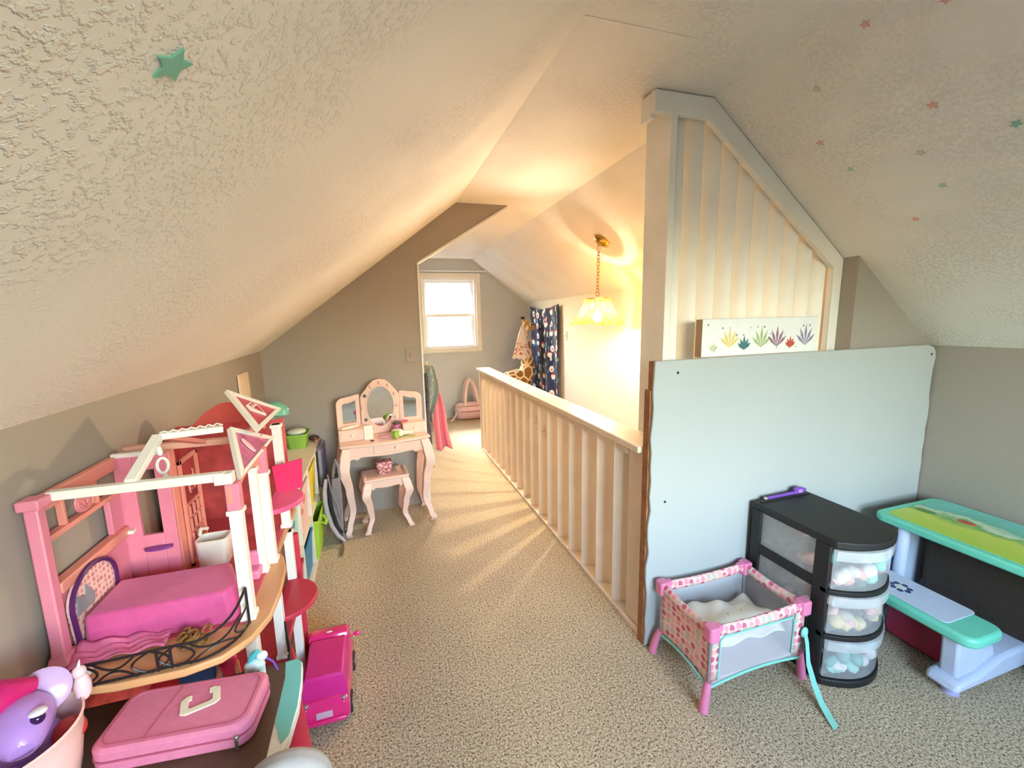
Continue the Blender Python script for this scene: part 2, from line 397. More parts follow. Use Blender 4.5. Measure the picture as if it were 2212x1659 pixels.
# canvas strip standing on the sheet
M_CANVAS = mat('white_canvas', (232, 232, 230), .7, .02, 20, .1, 400)
cv = thing('canvas_print', 'long white canvas with small coloured figures-sized sprigs on the drywall ledge', 'canvas', (1.545, 1.425, 1.216))
cv['label'] = 'long narrow white canvas print with small pastel motifs above the drywall sheet'
B(1.238, 1.85, 1.405, 1.43, 1.2165, 1.368).build('canvas', M_CANVAS, cv, .003)
B(1.2365, 1.2385, 1.406, 1.44, 1.2165, 1.366).build('frame_edge', mat('canvas_side_wood', (170, 140, 105), .7), cv)
SPR = [(1.295, 1.235, .05, (226, 226, 200)), (1.375, 1.25, .085, (225, 205, 120)), (1.45, 1.238, .06, (70, 120, 120)), (1.54, 1.245, .09, (170, 185, 130)), (1.625, 1.245, .09, (150, 110, 130)), (1.70, 1.238, .05, (205, 95, 75)), (1.785, 1.245, .095, (140, 135, 160))]
for i, (x, z, h, c) in enumerate(SPR):       # generic sprigs, no figures
    m_ = mat('print_ink_%d' % i, c, .7); g = MB()
    for q in range(5):
        a = R(90+(q-2)*24); u = Vector((math.cos(a), 0, math.sin(a))); w_ = Vector((-u.z, 0, u.x))*.007; p = Vector((x, 1.4046, z)); l = h*(1-.12*abs(q-2))
        g.add([p, p+u*l*.6+w_, p+u*l, p+u*l*.6-w_], [(0, 1, 2, 3)])
    g.build('printed_sprig', m_, cv, fix=False)
g = MB(); rnd = random.Random(5)
for i in range(16):
    x, z, r = 1.265+i*.036, rnd.choice((1.24, 1.33, 1.345, 1.30)), rnd.uniform(.004, .008)
    g = MB(); g.add([(x+r*(1 if j % 2 == 0 else .45)*math.cos(j*PI/5), 1.4047, z+r*(1 if j % 2 == 0 else .45)*math.sin(j*PI/5)) for j in range(10)], [tuple(range(10))])
    g.build('printed_star', mat('print_ink_grey', (150, 140, 142), .7), cv, fix=False)

# ------------------------------------------------------------------ pendant lamp
LP = (1.625, 2.96)
pl = thing('pendant_lamp', 'lit pendant lamp with amber glass panels hanging on a brass chain', 'pendant lamp', (LP[0], LP[1], 1.3))
tilt = math.atan(SLOPE_R)
mx = Matrix.Translation((1.656, 2.96, zr(1.656, 2.96)-.001)) @ Matrix.Rotation(tilt, 4, 'Y') @ Matrix.Rotation(PI, 4, 'X')
MB().lathe([(.068, 0), (.068, .006), (.060, .014), (.04, .022), (.014, .028), (.012, .04), (.001, .042)], 28, mx=mx).build('ceiling_canopy', M_BRASS, pl)
cp = mx @ Vector((0, 0, .04))
chain = [(cp.x, cp.y, cp.z), (LP[0]+.006, LP[1], cp.z-.05), (LP[0], LP[1], 1.555)]
L1 = Vector(chain[0]); L2 = Vector(chain[1]); L3 = Vector(chain[2])
def link(p, q, flip):
    d = (q-p); l = d.length; d.normalize(); a = Vector((0, 1, 0)) if flip else Vector((1, .3, 0)).normalized()
    a = (a-d*a.dot(d)).normalized(); c = (p+q)/2
    MB().tube([c+d*(l*.62)*math.cos(t*2*PI/14)+a*.013*math.sin(t*2*PI/14) for t in range(14)], .0028, 6, True).build('chain_link', M_BRASS, pl)
n_ = 13; pts = [L1, L2]+[L2.lerp(L3, (i+1)/(n_-1)) for i in range(n_-1)]
for i in range(len(pts)-1): link(pts[i], pts[i+1], i % 2)
MB().tube([(LP[0]+.014*math.cos(t*PI/8), LP[1], 1.541+.014*math.sin(t*PI/8)) for t in range(16)], .0028, 6, True).build('hanging_ring', M_BRASS, pl)
MB().lathe([(.004, .03), (.006, .0), (.02, -.004), (.03, -.012), (.03, -.02), (.018, -.03), (.018, -.085), (.013, -.09)], 18, (LP[0], LP[1], 1.505)).build('socket', M_BRASS, pl)
def amber():
    n = NT('amber_glass'); v = n.coord()
    col = n.ramp(n.noise(v, 30, 3).outputs[0], [(.3, (.62, .36, .04)), (.7, (.72, .48, .08))])
    tr_ = n.node('ShaderNodeBsdfTransparent'); tl = n.node('ShaderNodeBsdfTranslucent'); gl = n.node('ShaderNodeBsdfGlossy'); gl.inputs['Roughness'].default_value = .15
    df = n.node('ShaderNodeBsdfDiffuse')
    for q in (tl, df): n.link(col, q.inputs['Color'])
    tr_.inputs['Color'].default_value = (1, .88, .62, 1)
    a = n.node('ShaderNodeMixShader'); a.inputs[0].default_value = .55; n.link(tr_.outputs[0], a.inputs[1]); n.link(tl.outputs[0], a.inputs[2])
    b = n.node('ShaderNodeMixShader'); b.inputs[0].default_value = .15; n.link(a.outputs[0], b.inputs[1]); n.link(df.outputs[0], b.inputs[2])
    c = n.node('ShaderNodeMixShader'); c.inputs[0].default_value = .06; n.link(b.outputs[0], c.inputs[1]); n.link(gl.outputs[0], c.inputs[2])
    n.link(c.outputs[0], n.out.inputs[0]); return n.m
M_AMBER = amber()
NP = 9
for i in range(NP):
    if i == 0: continue                      # one panel is missing on the room side
    a0 = 2*PI*i/NP+R(213)
    def fn(u, v, a0=a0, i=i):
        s_ = (u-.5)*2
        r = .085+.105*v**1.5; a = a0+s_*(PI/NP)*.96
        zz = 1.512-.19*v-.012*(1-s_*s_)*(v**3)
        rr_ = r*(1+.05*(1-s_*s_))+(.006 if i % 2 else 0)
        return (LP[0]+rr_*math.cos(a), LP[1]+rr_*math.sin(a), zz)
    p_ = MB().grid(fn, 6, 8).build('glass_panel', M_AMBER, pl, solid=.003)
    for v_, s_ in ((.12, 0), (.95, .0)):
        q = fn(.5+s_, v_); MB().sphere(q, .0055, n=8, m=6).build('brass_stud', M_BRASS, p_)
MB().lathe([(.020, .010), (.058, .004), (.072, -.004), (.070, -.008), (.020, .004)], 24, (LP[0], LP[1], 1.506)).build('shade_cap', M_BRASS, pl)  # cap added to block lamp light through the open shade top
MB().tube([(LP[0]+.086*math.cos(t*PI/16), LP[1]+.086*math.sin(t*PI/16), 1.505) for t in range(32)], .004, 6, True).build('shade_ring', M_BRASS, pl)
n = NT('lit_bulb'); n.b.inputs['Emission Color'].default_value = (*LAMP_COLOR, 1); n.b.inputs['Emission Strength'].default_value = LAMP_STRENGTH
n.link(n.ramp(n.noise(n.coord(), 5).outputs[0], [(0, (.9, .9, .85)), (1, (1, 1, .95))]), n.b.inputs['Base Color'])
MB().lathe([(.0005, -.042), (.018, -.038), (.028, -.022), (.030, -.004), (.024, .016), (.014, .032), (.012, .042)], 16, (LP[0], LP[1], 1.375)).build('bulb', n.m, pl)

# ------------------------------------------------------------------ switch plates, paper strip, star stickers
M_PLATE = mat('ivory_switch_plastic', (214, 204, 188), .4, .02)
def plate(x, y, z, axis, label, mt=M_PLATE, w=.07, h=.1):
    t = thing('switch_plate', label, 'switch plate', (x, y, z))
    if axis == 'y':
        B(x-w/2, x+w/2, y-.006, y, z-h/2, z+h/2).build('plate', mt, t, .002); B(x-.006, x+.006, y-.014, y-.006, z-.011, z+.011).build('toggle', mt, t, .001)
    else:
        B(x-.006, x, y-w/2, y+w/2, z-h/2, z+h/2).build('plate', mt, t, .002); B(x-.014, x-.006, y-.006, y+.006, z-.011, z+.011).build('toggle', mt, t, .001)
plate(.244, YP, 1.128, 'y', 'blank tan switch plate on the partition wall above the vanity', M_WALL_TAN)
plate(HX1, 4.52, 1.15, 'x', 'ivory light switch on the stair wall right of the navy blanket')
ps = MB().grid(lambda u, v: (XL+.004+.012*math.sin(u*3)*(1-v), 2.60+.22*u, .93+.18*v), 6, 4)
tag(ps.build('paper_strip', mat('cream_paper', (226, 206, 182), .8, .04), solid=.001), 'cream paper strip pinned to the left knee wall above the bookcase', 'paper')
def star_at(x, y, side, r, c, cname, label):
    sl = SLOPE_R if side > 0 else -(H(y)-ZK)/(XCL-XL)
    z = zr(x, y) if side > 0 else zl(x, y)
    u = Vector((1, 0, -sl)).normalized(); v = Vector((0, 1, 0)); n = u.cross(v).normalized()
    if n.z > 0: n = -n
    a0 = (x*37+y*91) % 1
    pts = [(r*(1 if j % 2 == 0 else .5)*math.cos(j*PI/5+a0), r*(1 if j % 2 == 0 else .5)*math.sin(j*PI/5+a0)) for j in range(10)]
    o = Vector((x, y, z))
    m = MB().prism(pts, -.001, .0025, lambda a, b, t: o+u*a+v*b+n*t)
    tag(m.build('star_sticker', mat(cname, c, .7)), label, 'sticker', 'star stickers on the sloped ceiling')
CO, MI, GR = ((222, 172, 156), 'coral_sticker'), ((188, 206, 186), 'mint_sticker'), ((204, 198, 186), 'grey_sticker')
for x, y, cc, r, lab in ((1.409, .817, CO, .014, 'coral star sticker nearest the top right corner of the right slope'), (1.366, .98, CO, .014, 'pale coral star sticker high on the right slope beside the flat ceiling'),
                     (1.448, 1.177, MI, .013, 'dull green star sticker on the right slope near the top of the screen trim'), (1.622, .943, CO, .015, 'coral star sticker in the middle of the right slope'),
                     (1.602, 1.27, CO, .013, 'small red star sticker on the right slope beside the screen trim'), (1.742, 1.03, GR, .014, 'faint grey star sticker on the right slope'),
                     (1.723, 1.238, MI, .012, 'green star sticker right of the screen trim, below the small red star'), (1.865, 1.026, MI, .013, 'mint star sticker low on the right slope above the lowest red star'),
                     (1.966, 1.152, CO, .012, 'lowest red star sticker on the right slope'), (1.745, .809, ((140, 192, 174), 'teal_sticker'), .014, 'teal star sticker at the right end of the right slope')):
    star_at(x, y, 1, r, cc[0], cc[1], lab)
star_at(-.157, .50, -1, .020, (120, 186, 166), 'teal_foam', 'teal star sticker high on the left slope')

# ------------------------------------------------------------------ doll play yard
def dots_mat():
    n = NT('pink_polka_dot_cloth'); v = n.coord('UV'); vo = n.voro(v, 36, 'F1', .30)
    d = n.ramp(vo.outputs['Distance'], [(.40, (1, 1, 1)), (.45, (0, 0, 0))])
    sep = n.node('ShaderNodeSeparateColor'); n.link(vo.outputs['Color'], sep.inputs[0])
    dc = n.ramp(sep.outputs[0], [(0, lin((205, 96, 122))), (.35, lin((232, 150, 158))), (.62, lin((196, 190, 168))), (.78, lin((240, 176, 160)))], 'CONSTANT')
    n.link(n.mix(d, lin((236, 198, 190)), dc), n.b.inputs['Base Color']); n.set(Roughness=.7); return n.m
M_DOTS = dots_mat()
M_TOYPINK = mat('toy_pink_plastic', (226, 128, 164), .38, .03)
M_MINT = mat('mint_piping', (140, 214, 194), .6, .04)
def mesh_mat():
    n = NT('sheer_white_netting'); v = n.coord('UV')
    n.link(n.ramp(n.noise(v, 300).outputs[0], [(.3, (.75, .74, .76)), (.7, (.9, .9, .9))]), n.b.inputs['Base Color'])
    n.set(Roughness=.8, Alpha=.38); return n.m
M_NET = mesh_mat()
pp = thing('doll_play_yard', 'pink polka dot doll play yard with netting sides and mint piping', 'doll crib', (1.26, 1.2, 0))
px0, px1, py0, py1, pz0, pz1 = 1.052, 1.475, 1.075, 1.345, .085, .315
for x, y, sx, sy in ((px0, py0, -1, -1), (px1, py0, 1, -1), (px0, py1, -1, 1), (px1, py1, 1, 1)):
    sx_ = sx if sx < 0 else .3
    MB().tube([(x+sx_*.03, y+sy*.012, 0), (x+sx_*.02, y+sy*.008, .05), (x+sx*.004, y, .1)], [.017, .015, .013], 10).build('leg', M_TOYPINK, pp)
    MB().tube([(x, y, .09), (x, y, .29)], .008, 8).build('corner_tube', mat('grey_tube', (150, 146, 146), .4), pp)
    c = MB(); c.prism(rrect(x-.022, x+.022, y-.022, y+.022, .011), .266, .322); c.build('corner_cap', M_TOYPINK, pp, .006)
    a = MB(); a.prism(rrect(x-.012, x+.042 if sx < 0 else x+.012, y-.012, y+.012, .005) if sx < 0 else rrect(x-.042, x+.012, y-.012, y+.012, .005), .285, .318); a.build('cap_arm', M_TOYPINK, pp, .004)
def rail_(p, q, name='top_rail'):
    p, q = Vector(p), Vector(q); d = (q-p); n_ = 14; L = d.length; s_ = d.normalized().cross(Vector((0, 0, 1)))
    def fn(u, v):
        a = 2*PI*v; return p+d*u+s_*.013*math.cos(a)+Vector((0, 0, .020*math.sin(a)-.008*math.sin(PI*u)))
    MB().grid(fn, n_, 12, L, .10).build(name, M_DOTS, pp)
rail_((px0+.02, py0, .296), (px1-.02, py0, .296)); rail_((px0+.02, py1, .296), (px1-.02, py1, .296)); rail_((px0, py0+.02, .296), (px0, py1-.02, .296)); rail_((px1, py0+.02, .296), (px1, py1-.02, .296))
sag = lambda u: .018*math.sin(PI*u)
def side(p, q, mt, name, b=.0):
    p, q = Vector(p), Vector(q); d = q-p; nn = d.normalized().cross(Vector((0, 0, 1)))
    def fn(u, v): return p+d*u+nn*(b*math.sin(PI*u)*math.sin(PI*v))+Vector((0, 0, pz0+sag(u)+(pz1-.03-pz0-sag(u))*v))
    return MB().grid(fn, 12, 6, d.length, .21).build(name, mt, pp, solid=0 if mt is M_NET else .0015)
side((px0-.004, py0, 0), (px0-.004, py1, 0), M_DOTS, 'dotted_side_panel', .006)
side((px0, py0-.004, 0), (px1, py0-.004, 0), M_NET, 'net_side_panel')
side((px1+.004, py0, 0), (px1+.004, py1, 0), M_NET, 'net_side_panel'); side((px0, py1+.004, 0), (px1, py1+.004, 0), M_NET, 'net_side_panel')
for (x, w) in ((px0+.012, .03), (px1-.022, .045)):
    MB().grid(lambda u, v: (x-w/2+w*u, py0-.008, pz0+.02+.19*v), 2, 4, w, .19).build('corner_panel', M_DOTS, pp, solid=.002)
for p, q in (((px0, py0-.008), (px1, py0-.008)), ((px0-.008, py0), (px0-.008, py1)), ((px1+.008, py0), (px1+.008, py1))):
    MB().tube([(p[0]+(q[0]-p[0])*i/12, p[1]+(q[1]-p[1])*i/12, pz0+sag(i/12)) for i in range(13)], .0045, 6).build('bottom_piping', M_MINT, pp)
MB().tube([(px0+.03, py0-.009, pz0+.02), (px0+.032, py0-.009, .26), (px0+.05, py0-.009, .272), (px1-.06, py0-.009, .268), (px1-.048, py0-.009, .25), (px1-.05, py0-.009, pz0+.03)], .003, 6).build('window_piping', M_MINT, pp)
B(px0, px1, py0, py1, .098, .106).build('floor_panel', mat('play_yard_floor', (214, 190, 190), .8), pp)
def blanket_fn(u, v):
    x, y = px0+.03+(px1-px0-.06)*u, py0+.03+(py1-py0-.06)*v
    return (x, y, .178+.06*math.exp(-((u-.45)**2+(v-.55)**2)*5)+.016*math.sin(7*u+3*v)*math.sin(5*v)+.008*math.sin(17*u-9*v))
bl = MB().grid(blanket_fn, 28, 22, .36, .24)
def sprig_mat(name, base, spots, sc):
    n = NT(name); v = n.coord('UV'); vo = n.voro(v, sc, 'F1', 1); nz = n.noise(v, sc*6).outputs[0]
    d = n.math('ADD', vo.outputs['Distance'], n.math('MULTIPLY', nz, .35))
    n.link(n.ramp(d, [(.27, lin(spots)), (.33, lin(base))]), n.b.inputs['Base Color']); n.set(Roughness=.9); n.bump(n.noise(v, 60).outputs[0], .3, .003); return n.m
tag(bl.build('baby_blanket', sprig_mat('white_sprig_muslin', (240, 234, 220), (190, 168, 140), 26), solid=.004), 'crumpled white muslin blanket inside the doll play yard', 'blanket')
pts = [(1.468, 1.052, .20), (1.472, 1.044, .16), (1.455, 1.02, .10), (1.44, .98, .05), (1.425, .94, .018), (1.41, .90, .006), (1.395, .866, .004)]
rb = MB()
for i in range(len(pts)-1): pass
rings = []
for i, p in enumerate(pts):
    w = .011+.004*min(1, i/3); rings.append([(p[0]-w, p[1]-.003, p[2]), (p[0]+w, p[1]+.003, p[2]), (p[0]+w, p[1]+.003, p[2]+.002), (p[0]-w, p[1]-.003, p[2]+.002)])
rb.loft(rings); rb.build('carry_strap', M_MINT, pp)
MB().sphere((1.468, 1.055, .2), .016, .008, .022).build('strap_toggle', M_MINT, pp)

# ------------------------------------------------------------------ three drawer cart
M_BLACK = mat('black_plastic', (30, 29, 28), .55, .1, 30)
def frost():
    n = NT('frosted_clear_plastic'); v = n.coord()
    n.link(n.ramp(n.noise(v, 14).outputs[0], [(.3, (.72, .72, .70)), (.7, (.82, .82, .80))]), n.b.inputs['Base Color'])
    n.set(Roughness=.35, Alpha=.30, Coat_Weight=.2); return n.m
M_FROST = frost()
def frost2():
    n = NT('thick_clear_plastic'); v = n.coord()
    n.link(n.ramp(n.noise(v, 14).outputs[0], [(.3, (.76, .76, .74)), (.7, (.86, .86, .84))]), n.b.inputs['Base Color'])
    n.set(Roughness=.3, Alpha=.38); return n.m
M_FROST2 = frost2()
dc_ = thing('drawer_cart', 'black plastic cart with three clear bow-front drawers of toys', 'drawer unit', (1.667, 1.2, 0))
dx0, dx1, dyb, dyf = 1.512, 1.825, 1.368, 1.018; dxc, dhw = (dx0+dx1)/2, (dx1-dx0)/2
bow = lambda x, e=0: dyf-e-.062*(1-((x-dxc)/dhw)**2)
def bowpoly(e=0, back=dyb): return [(dx0+(dx1-dx0)*i/12, bow(dx0+(dx1-dx0)*i/12, e)) for i in range(13)]+[(dx1, back), (dx0, back)]
MB().prism(bowpoly(.012), .556, .585).build('top', M_BLACK, dc_, .005)
ri = MB(); ri.box(dx0+.02, dx1-.02, 1.335, 1.345, .585, .590); ri.build('top_ridge', M_BLACK, dc_, .002)
MB().prism(bowpoly(.004), .0, .028).build('base', M_BLACK, dc_, .004)
for x0, x1 in ((dx0, dx0+.012), (dx1-.012, dx1)):
    s_ = MB(); s_.box(x0, x1, dyf+.005, dyf+.062, .028, .556); s_.build('side_post', M_BLACK, dc_, .003)
    B(x0, x1, dyb-.05, dyb, .028, .556).build('side_post', M_BLACK, dc_, .003)
    for z in (.185, .368): B(x0, x1, dyf+.062, dyb-.05, z, z+.04).build('side_bar', M_BLACK, dc_, .003)
B(dx0, dx1, dyb-.006, dyb, .028, .556).build('back_panel', M_BLACK, dc_)
ZD = (.034, .214, .393)
for i, z in enumerate(ZD):
    if i: 
        m = MB(); m.loft([[(x, y-.004, z-.022), (x, y-.004, z-.004), (x, y+.03, z-.004), (x, y+.03, z-.022)] for x, y in [(dx0+(dx1-dx0)*j/12, bow(dx0+(dx1-dx0)*j/12)) for j in range(13)]]); m.build('shelf_lip', M_BLACK, dc_, .002)
    zt = z+.155
    fr_ = MB().grid(lambda u, v: (dx0+.008+(dx1-dx0-.016)*u, bow(dx0+.008+(dx1-dx0-.016)*u)+.004, z+(zt-z)*v), 14, 4)
    dr = fr_.build('drawer', M_FROST, dc_)
    m = MB(); m.loft([[(x, y-.008, zt-.038), (x, y-.010, zt), (x, y+.004, zt), (x, y+.002, zt-.038)] for x, y in [(dx0+.008+(dx1-dx0-.016)*j/14, bow(dx0+.008+(dx1-dx0-.016)*j/14)) for j in range(15)]]); m.build('drawer_lip', M_FROST2, dr)
    for x in (dx0+.014, dx1-.014): B(x-.0015, x+.0015, dyf+.01, dyb-.012, z, zt).build('drawer_side', M_FROST, dr)
    B(dx0+.014, dx1-.014, dyf+.0, dyb-.012, z, z+.003).build('drawer_bottom', M_FROST, dr)
cols = (((150, 214, 196), (235, 225, 225), (120, 180, 170)), ((226, 200, 150), (235, 180, 170), (205, 190, 170)), ((236, 170, 160), (240, 232, 228), (150, 220, 200), (214, 110, 110)))
labs = ('jumble of mint and white doll clothes in the bottom clear drawer', 'jumble of cream and pink toys in the middle clear drawer', 'jumble of pink and white toys in the top clear drawer')
for i, z in enumerate(ZD):
    r_ = random.Random(20+i); jm = []
    root = thing('toy_jumble', labs[i], 'toys', (dxc, 1.15, z+.004))
    for k in range(26):
        x, y = r_.uniform(dx0+.045, dx1-.045), (.9 if k < 15 else r_.uniform(1.03, 1.30))
        e = (r_.uniform(.02, .036), r_.uniform(.018, .032), r_.uniform(.016, .032))
        y = max(y, bow(x)+.008+max(e))
        MB().sphere((x, y, z+.006+e[2]+r_.uniform(0, .05)*(k % 3)/2), *e, n=9, m=6, mx=Matrix.Rotation(r_.uniform(0, 3), 4, (r_.random(), r_.random(), r_.random()+.1))).build('toy', mat('toy_%d_%d' % (i, k % len(cols[i])), cols[i][k % len(cols[i])], .6, .12, 40), root)
M_PURPLE = mat('purple_plastic', (118, 74, 168), .4, .06)
wd = thing('toy_wand', 'purple toy wand lying along the back of the drawer cart top', 'toy wand', (1.66, 1.352, .59))
MB().tube([(1.575, 1.352, .5925), (1.745, 1.350, .5965)], [.0065, .0075], 10).build('handle', M_PURPLE, wd)
MB().sphere((1.570, 1.352, .593), .009, .008, .008).build('tip', mat('silver_plastic', (190, 188, 180), .3, metal=.6), wd)
hp = [(1.755+.034*math.cos(a)*(1+.25*math.cos(3*a)), .604+.018*math.sin(a)*(1+.2*math.cos(2*a))) for a in [2*PI*i/18 for i in range(18)]]
MB().prism(hp, 0, .016, XZ(1.342)).build('wand_head', M_PURPLE, wd, .004)
MB().sphere((1.757, 1.341, .604), .014, .005, .009).build('jewel', mat('lilac_jewel', (168, 130, 200), .2), wd)

# ------------------------------------------------------------------ toddler chair desk
M_DMINT = mat('mint_desk_plastic', (112, 206, 178), .4, .04)
M_DBLUE = mat('pale_lilac_desk_plastic', (196, 206, 226), .45, .03)
def desk_print():
    n = NT('printed_meadow_scene'); v = n.coord(); sp_ = n.node('ShaderNodeSeparateXYZ'); n.link(v, sp_.inputs[0])
    nz = n.noise(v, 9, 2).outputs[0]
    x = n.math('ADD', sp_.outputs[0], n.math('MULTIPLY', n.math('SUBTRACT', nz, .5), .22))
    col = n.ramp(n.math('MULTIPLY', n.math('ADD', x, .06), 2.56), [(.0, lin((170, 200, 66))), (.36, lin((196, 214, 88))), (.5, lin((104, 168, 92))), (.56, lin((206, 224, 190))), (.66, lin((104, 184, 160))), (1, lin((124, 208, 200)))])
    b = n.voro(v, 20, 'F1', 1); n.link(n.mix(n.ramp(b.outputs['Distance'], [(.10, (.5, .5, .5)), (.16, (0, 0, 0))]), col, lin((236, 222, 170))), n.b.inputs['Base Color'])
    n.set(Roughness=.35); return n.m
dk = thing('toddler_desk', 'mint and lilac toddler desk with attached bench by the right wall', 'desk', (2.25, .95, 0))
tx0, tx1, ty0, ty1, tz = 2.155, 2.60, .45, 1.295, .468
MB().prism(rrect(tx0, tx1, ty0, ty1, .05), tz-.034, tz).build('desktop', M_DMINT, dk, .009, 3)
dpn = MB().prism(rrect(tx0+.035, tx1-.02, ty0+.035, ty1-.035, .04), 0, .0015, lambda x, y, t: (x, y, tz+t))
po = dpn.build('printed_panel', desk_print(), dk)
for cx_, cy_, rx_, c_ in ((2.37, 1.205, .03, (96, 140, 70)), (2.40, 1.075, .026, (190, 84, 70))):
    MB().lathe([(rx_, 0), (rx_*.98, .0012)], 20, (cx_, cy_, tz+.0015), sx=.75, sy=1.25).build('printed_balloon', mat('print_%d' % c_[0], c_, .4), po)
for cy_ in (1.215, .52):
    MB().prism([(2.17, 0.06), (2.20, .30), (2.205, .436), (2.38, .436), (2.40, .06)], 0, .03, XZ(cy_-.015)).build('end_panel', M_DBLUE, dk, .008)
    MB().tube([(2.20, cy_-.03, .436), (2.19, cy_-.035, .20), (2.165, cy_-.05, .10)], [.024, .024, .032], 12).build('corner_column', M_DBLUE, dk)
def sled(y0, y1):
    MB().prism([(1.885, .03), (1.905, .065), (2.02, .075), (2.14, .115), (2.24, .12), (2.44, .115), (2.45, .03)], y0, y1, lambda x, z, t: (x, t, z)).build('sled_base', M_DBLUE, dk, .014, 3)
    MB().cyl((1.935, (y0+y1)/2-.01, 0), (1.935, (y0+y1)/2-.01, .045), .026, .024).build('foot', mat('lavender_foot', (178, 172, 214), .4), dk)
    MB().cyl((2.40, (y0+y1)/2, 0), (2.40, (y0+y1)/2, .045), .026, .024).build('foot', mat('lavender_foot', (178, 172, 214), .4), dk)
    MB().prism([(1.93, .05), (1.915, .225), (2.06, .225), (2.07, .15), (2.13, .15), (2.16, .06)], y0+.025, y1-.02, lambda x, z, t: (x, t, z)).build('bench_support', M_DBLUE, dk, .01)
sled(.80, .90); sled(1.12, 1.22)
MB().prism(rrect(1.885, 2.075, .775, 1.22, .045), .222, .262).build('bench_seat', M_DMINT, dk, .012, 3)
bp = MB().prism(rrect(1.908, 2.085, .865, 1.21, .02), 0, .003, lambda x, y, t: (x, y, .262+t)).build('seat_pad', M_DBLUE, dk, .002)
em = mat('navy_print', (52, 64, 112), .5)
for k in range(7):
    a = k*2*PI/7; MB().lathe([(.011, 0), (.0105, .001)], 10, (1.992+.026*math.cos(a), 1.06+.030*math.sin(a), .265)).build('printed_dot', em, bp)
MB().lathe([(.02, 0), (.019, .001)], 14, (1.992, 1.06, .265)).build('printed_badge', mat('badge_white', (220, 220, 214), .5), bp)
for z in (.30, .335, .40): B(2.092, 2.094, 1.225, 1.262, z-.006, z+.006).build('height_mark', em, dk)
B(2.094, 2.17, 1.2, 1.27, .06, .43).build('side_caddy', M_DBLUE, dk, .006)
tag(B(2.02, 2.10, .905, 1.115, .02, .20).build('red_toy_bin', mat('dark_red_plastic', (160, 34, 62), .45, .08), bevel=.012), 'dark red plastic bin under the toddler desk bench', 'bin')
tag(MB().prism(rrect(2.30, 2.56, .53, 1.16, .03), .02, .40).build('under_desk_dark_box', mat('under_desk_dark_brown', (62, 52, 44), .9, .1, 60), bevel=.01), 'dark brown box added to darken the space below the toddler desktop', 'box')  # box added to darken the shaded space under the desktop

# ------------------------------------------------------------------ vanity table and stool
M_VAN = mat('blush_pink_paint', (236, 200, 184), .5, .03, 6)
M_KNOB = mat('pale_pink_knob', (240, 222, 208), .35)
def mirror_mat():
    n = NT('mirror_glass'); n.link(n.ramp(n.noise(n.coord(), 4).outputs[0], [(0, (.86, .88, .87)), (1, (.92, .93, .92))]), n.b.inputs['Base Color']); n.set(Metallic=1, Roughness=.02); return n.m
M_MIRROR = mirror_mat()
def cabriole(par, x, y, sx, sy, z1, k=1.0, name='leg'):
    prof = [(0, .022, .019), (.025, .038, .022), (.10, .018, .018), (.28, -.010, .0195), (.52, .002, .024), (.76, .026, .031), (.90, .014, .031), (1, .0, .028)]
    rings = []
    for i in range(25):
        t = i/24
        for (a, oa, wa), (b, ob, wb) in zip(prof, prof[1:]):
            if a <= t <= b:
                q = (t-a)/(b-a); q = q*q*(3-2*q); o = oa+(ob-oa)*q; w = wa+(wb-wa)*q; break
        o *= k; w *= k
        cx, cy = x+sx*o, y+sy*o
        rings.append([(cx-w, cy-w, z1*t), (cx+w, cy-w, z1*t), (cx+w, cy+w, z1*t), (cx-w, cy+w, z1*t)])
    MB().loft(rings).build(name, M_VAN, par, .004, local=True)
def scallop_panel(u0, u1, z0, z1, amp, y, t, par, name, n=40):
    top = [(u0, z1), (u1, z1)]; bot = []
    for i in range(n+1):
        s_ = 1-i/n; c = abs(2*s_-1); bot.append((u0+(u1-u0)*s_, z0+amp*(.75*(c**4)*-1+.35*math.cos(2*PI*s_)*(1 if c < .7 else .5))+(-.010 if .72 < c < .82 else 0)))
    MB().prism(top[::1][:1]+[top[1]]+bot, 0, t, XZ(y)).build(name, M_VAN, par, .002, local=True)
vn = thing('vanity_table', 'blush pink child vanity table with three-panel mirror and curved legs', 'vanity table', (.020, 2.968, 0), R(7.2))
hw, hd, vt = .288, .148, .602
tp = []
for i in range(33):
    s_ = i/32; x = -hw+2*hw*s_; tp.append((x, -hd-.014*math.cos(2*PI*s_)*-1+.012*(abs(2*s_-1)**6)))
MB().prism(tp+[(hw, hd), (-hw, hd)], vt-.018, vt).build('tabletop', M_VAN, vn, .006, 3, local=True)
for sx in (-1, 1):
    for sy in (-1, 1): cabriole(vn, sx*(hw-.040), sy*(hd-.040), sx, sy, vt-.018)
scallop_panel(-hw+.045, hw-.045, .512, vt-.018, .022, -hd+.028, .014, vn, 'front_apron')
for s_ in (-1, 1): B(s_*(hw-.03)-.007, s_*(hw-.03)+.007, -hd+.05, hd-.05, .50, vt-.018).build('side_apron', M_VAN, vn, local=True)
B(-hw+.05, hw-.05, hd-.03, hd-.018, .50, vt-.018).build('back_apron', M_VAN, vn, local=True)
dw = B(-.085, .215, -hd+.020, -hd+.027, .525, vt-.024).build('drawer_front', M_VAN, vn, .002, local=True)
MB().sphere((.055, -hd+.010, .552), .0105).build('knob', M_KNOB, dw, local=True)
for a, b in ((-.283, -.125), (.128, .283)):
    dr = B(a, b, -.02, .12, vt, vt+.075).build('small_drawer', M_VAN, vn, .003, local=True)
    B(a+.012, b-.006, -.024, -.02, vt+.010, vt+.068).build('drawer_face', M_VAN, dr, .002, local=True)
    MB().sphere(((a+b)/2, -.032, vt+.038), .0095).build('knob', M_KNOB, dr, local=True)
    B(a, b, .09, .12, 0+vt+.075, vt+.078).build('ledge', M_VAN, dr, local=True)
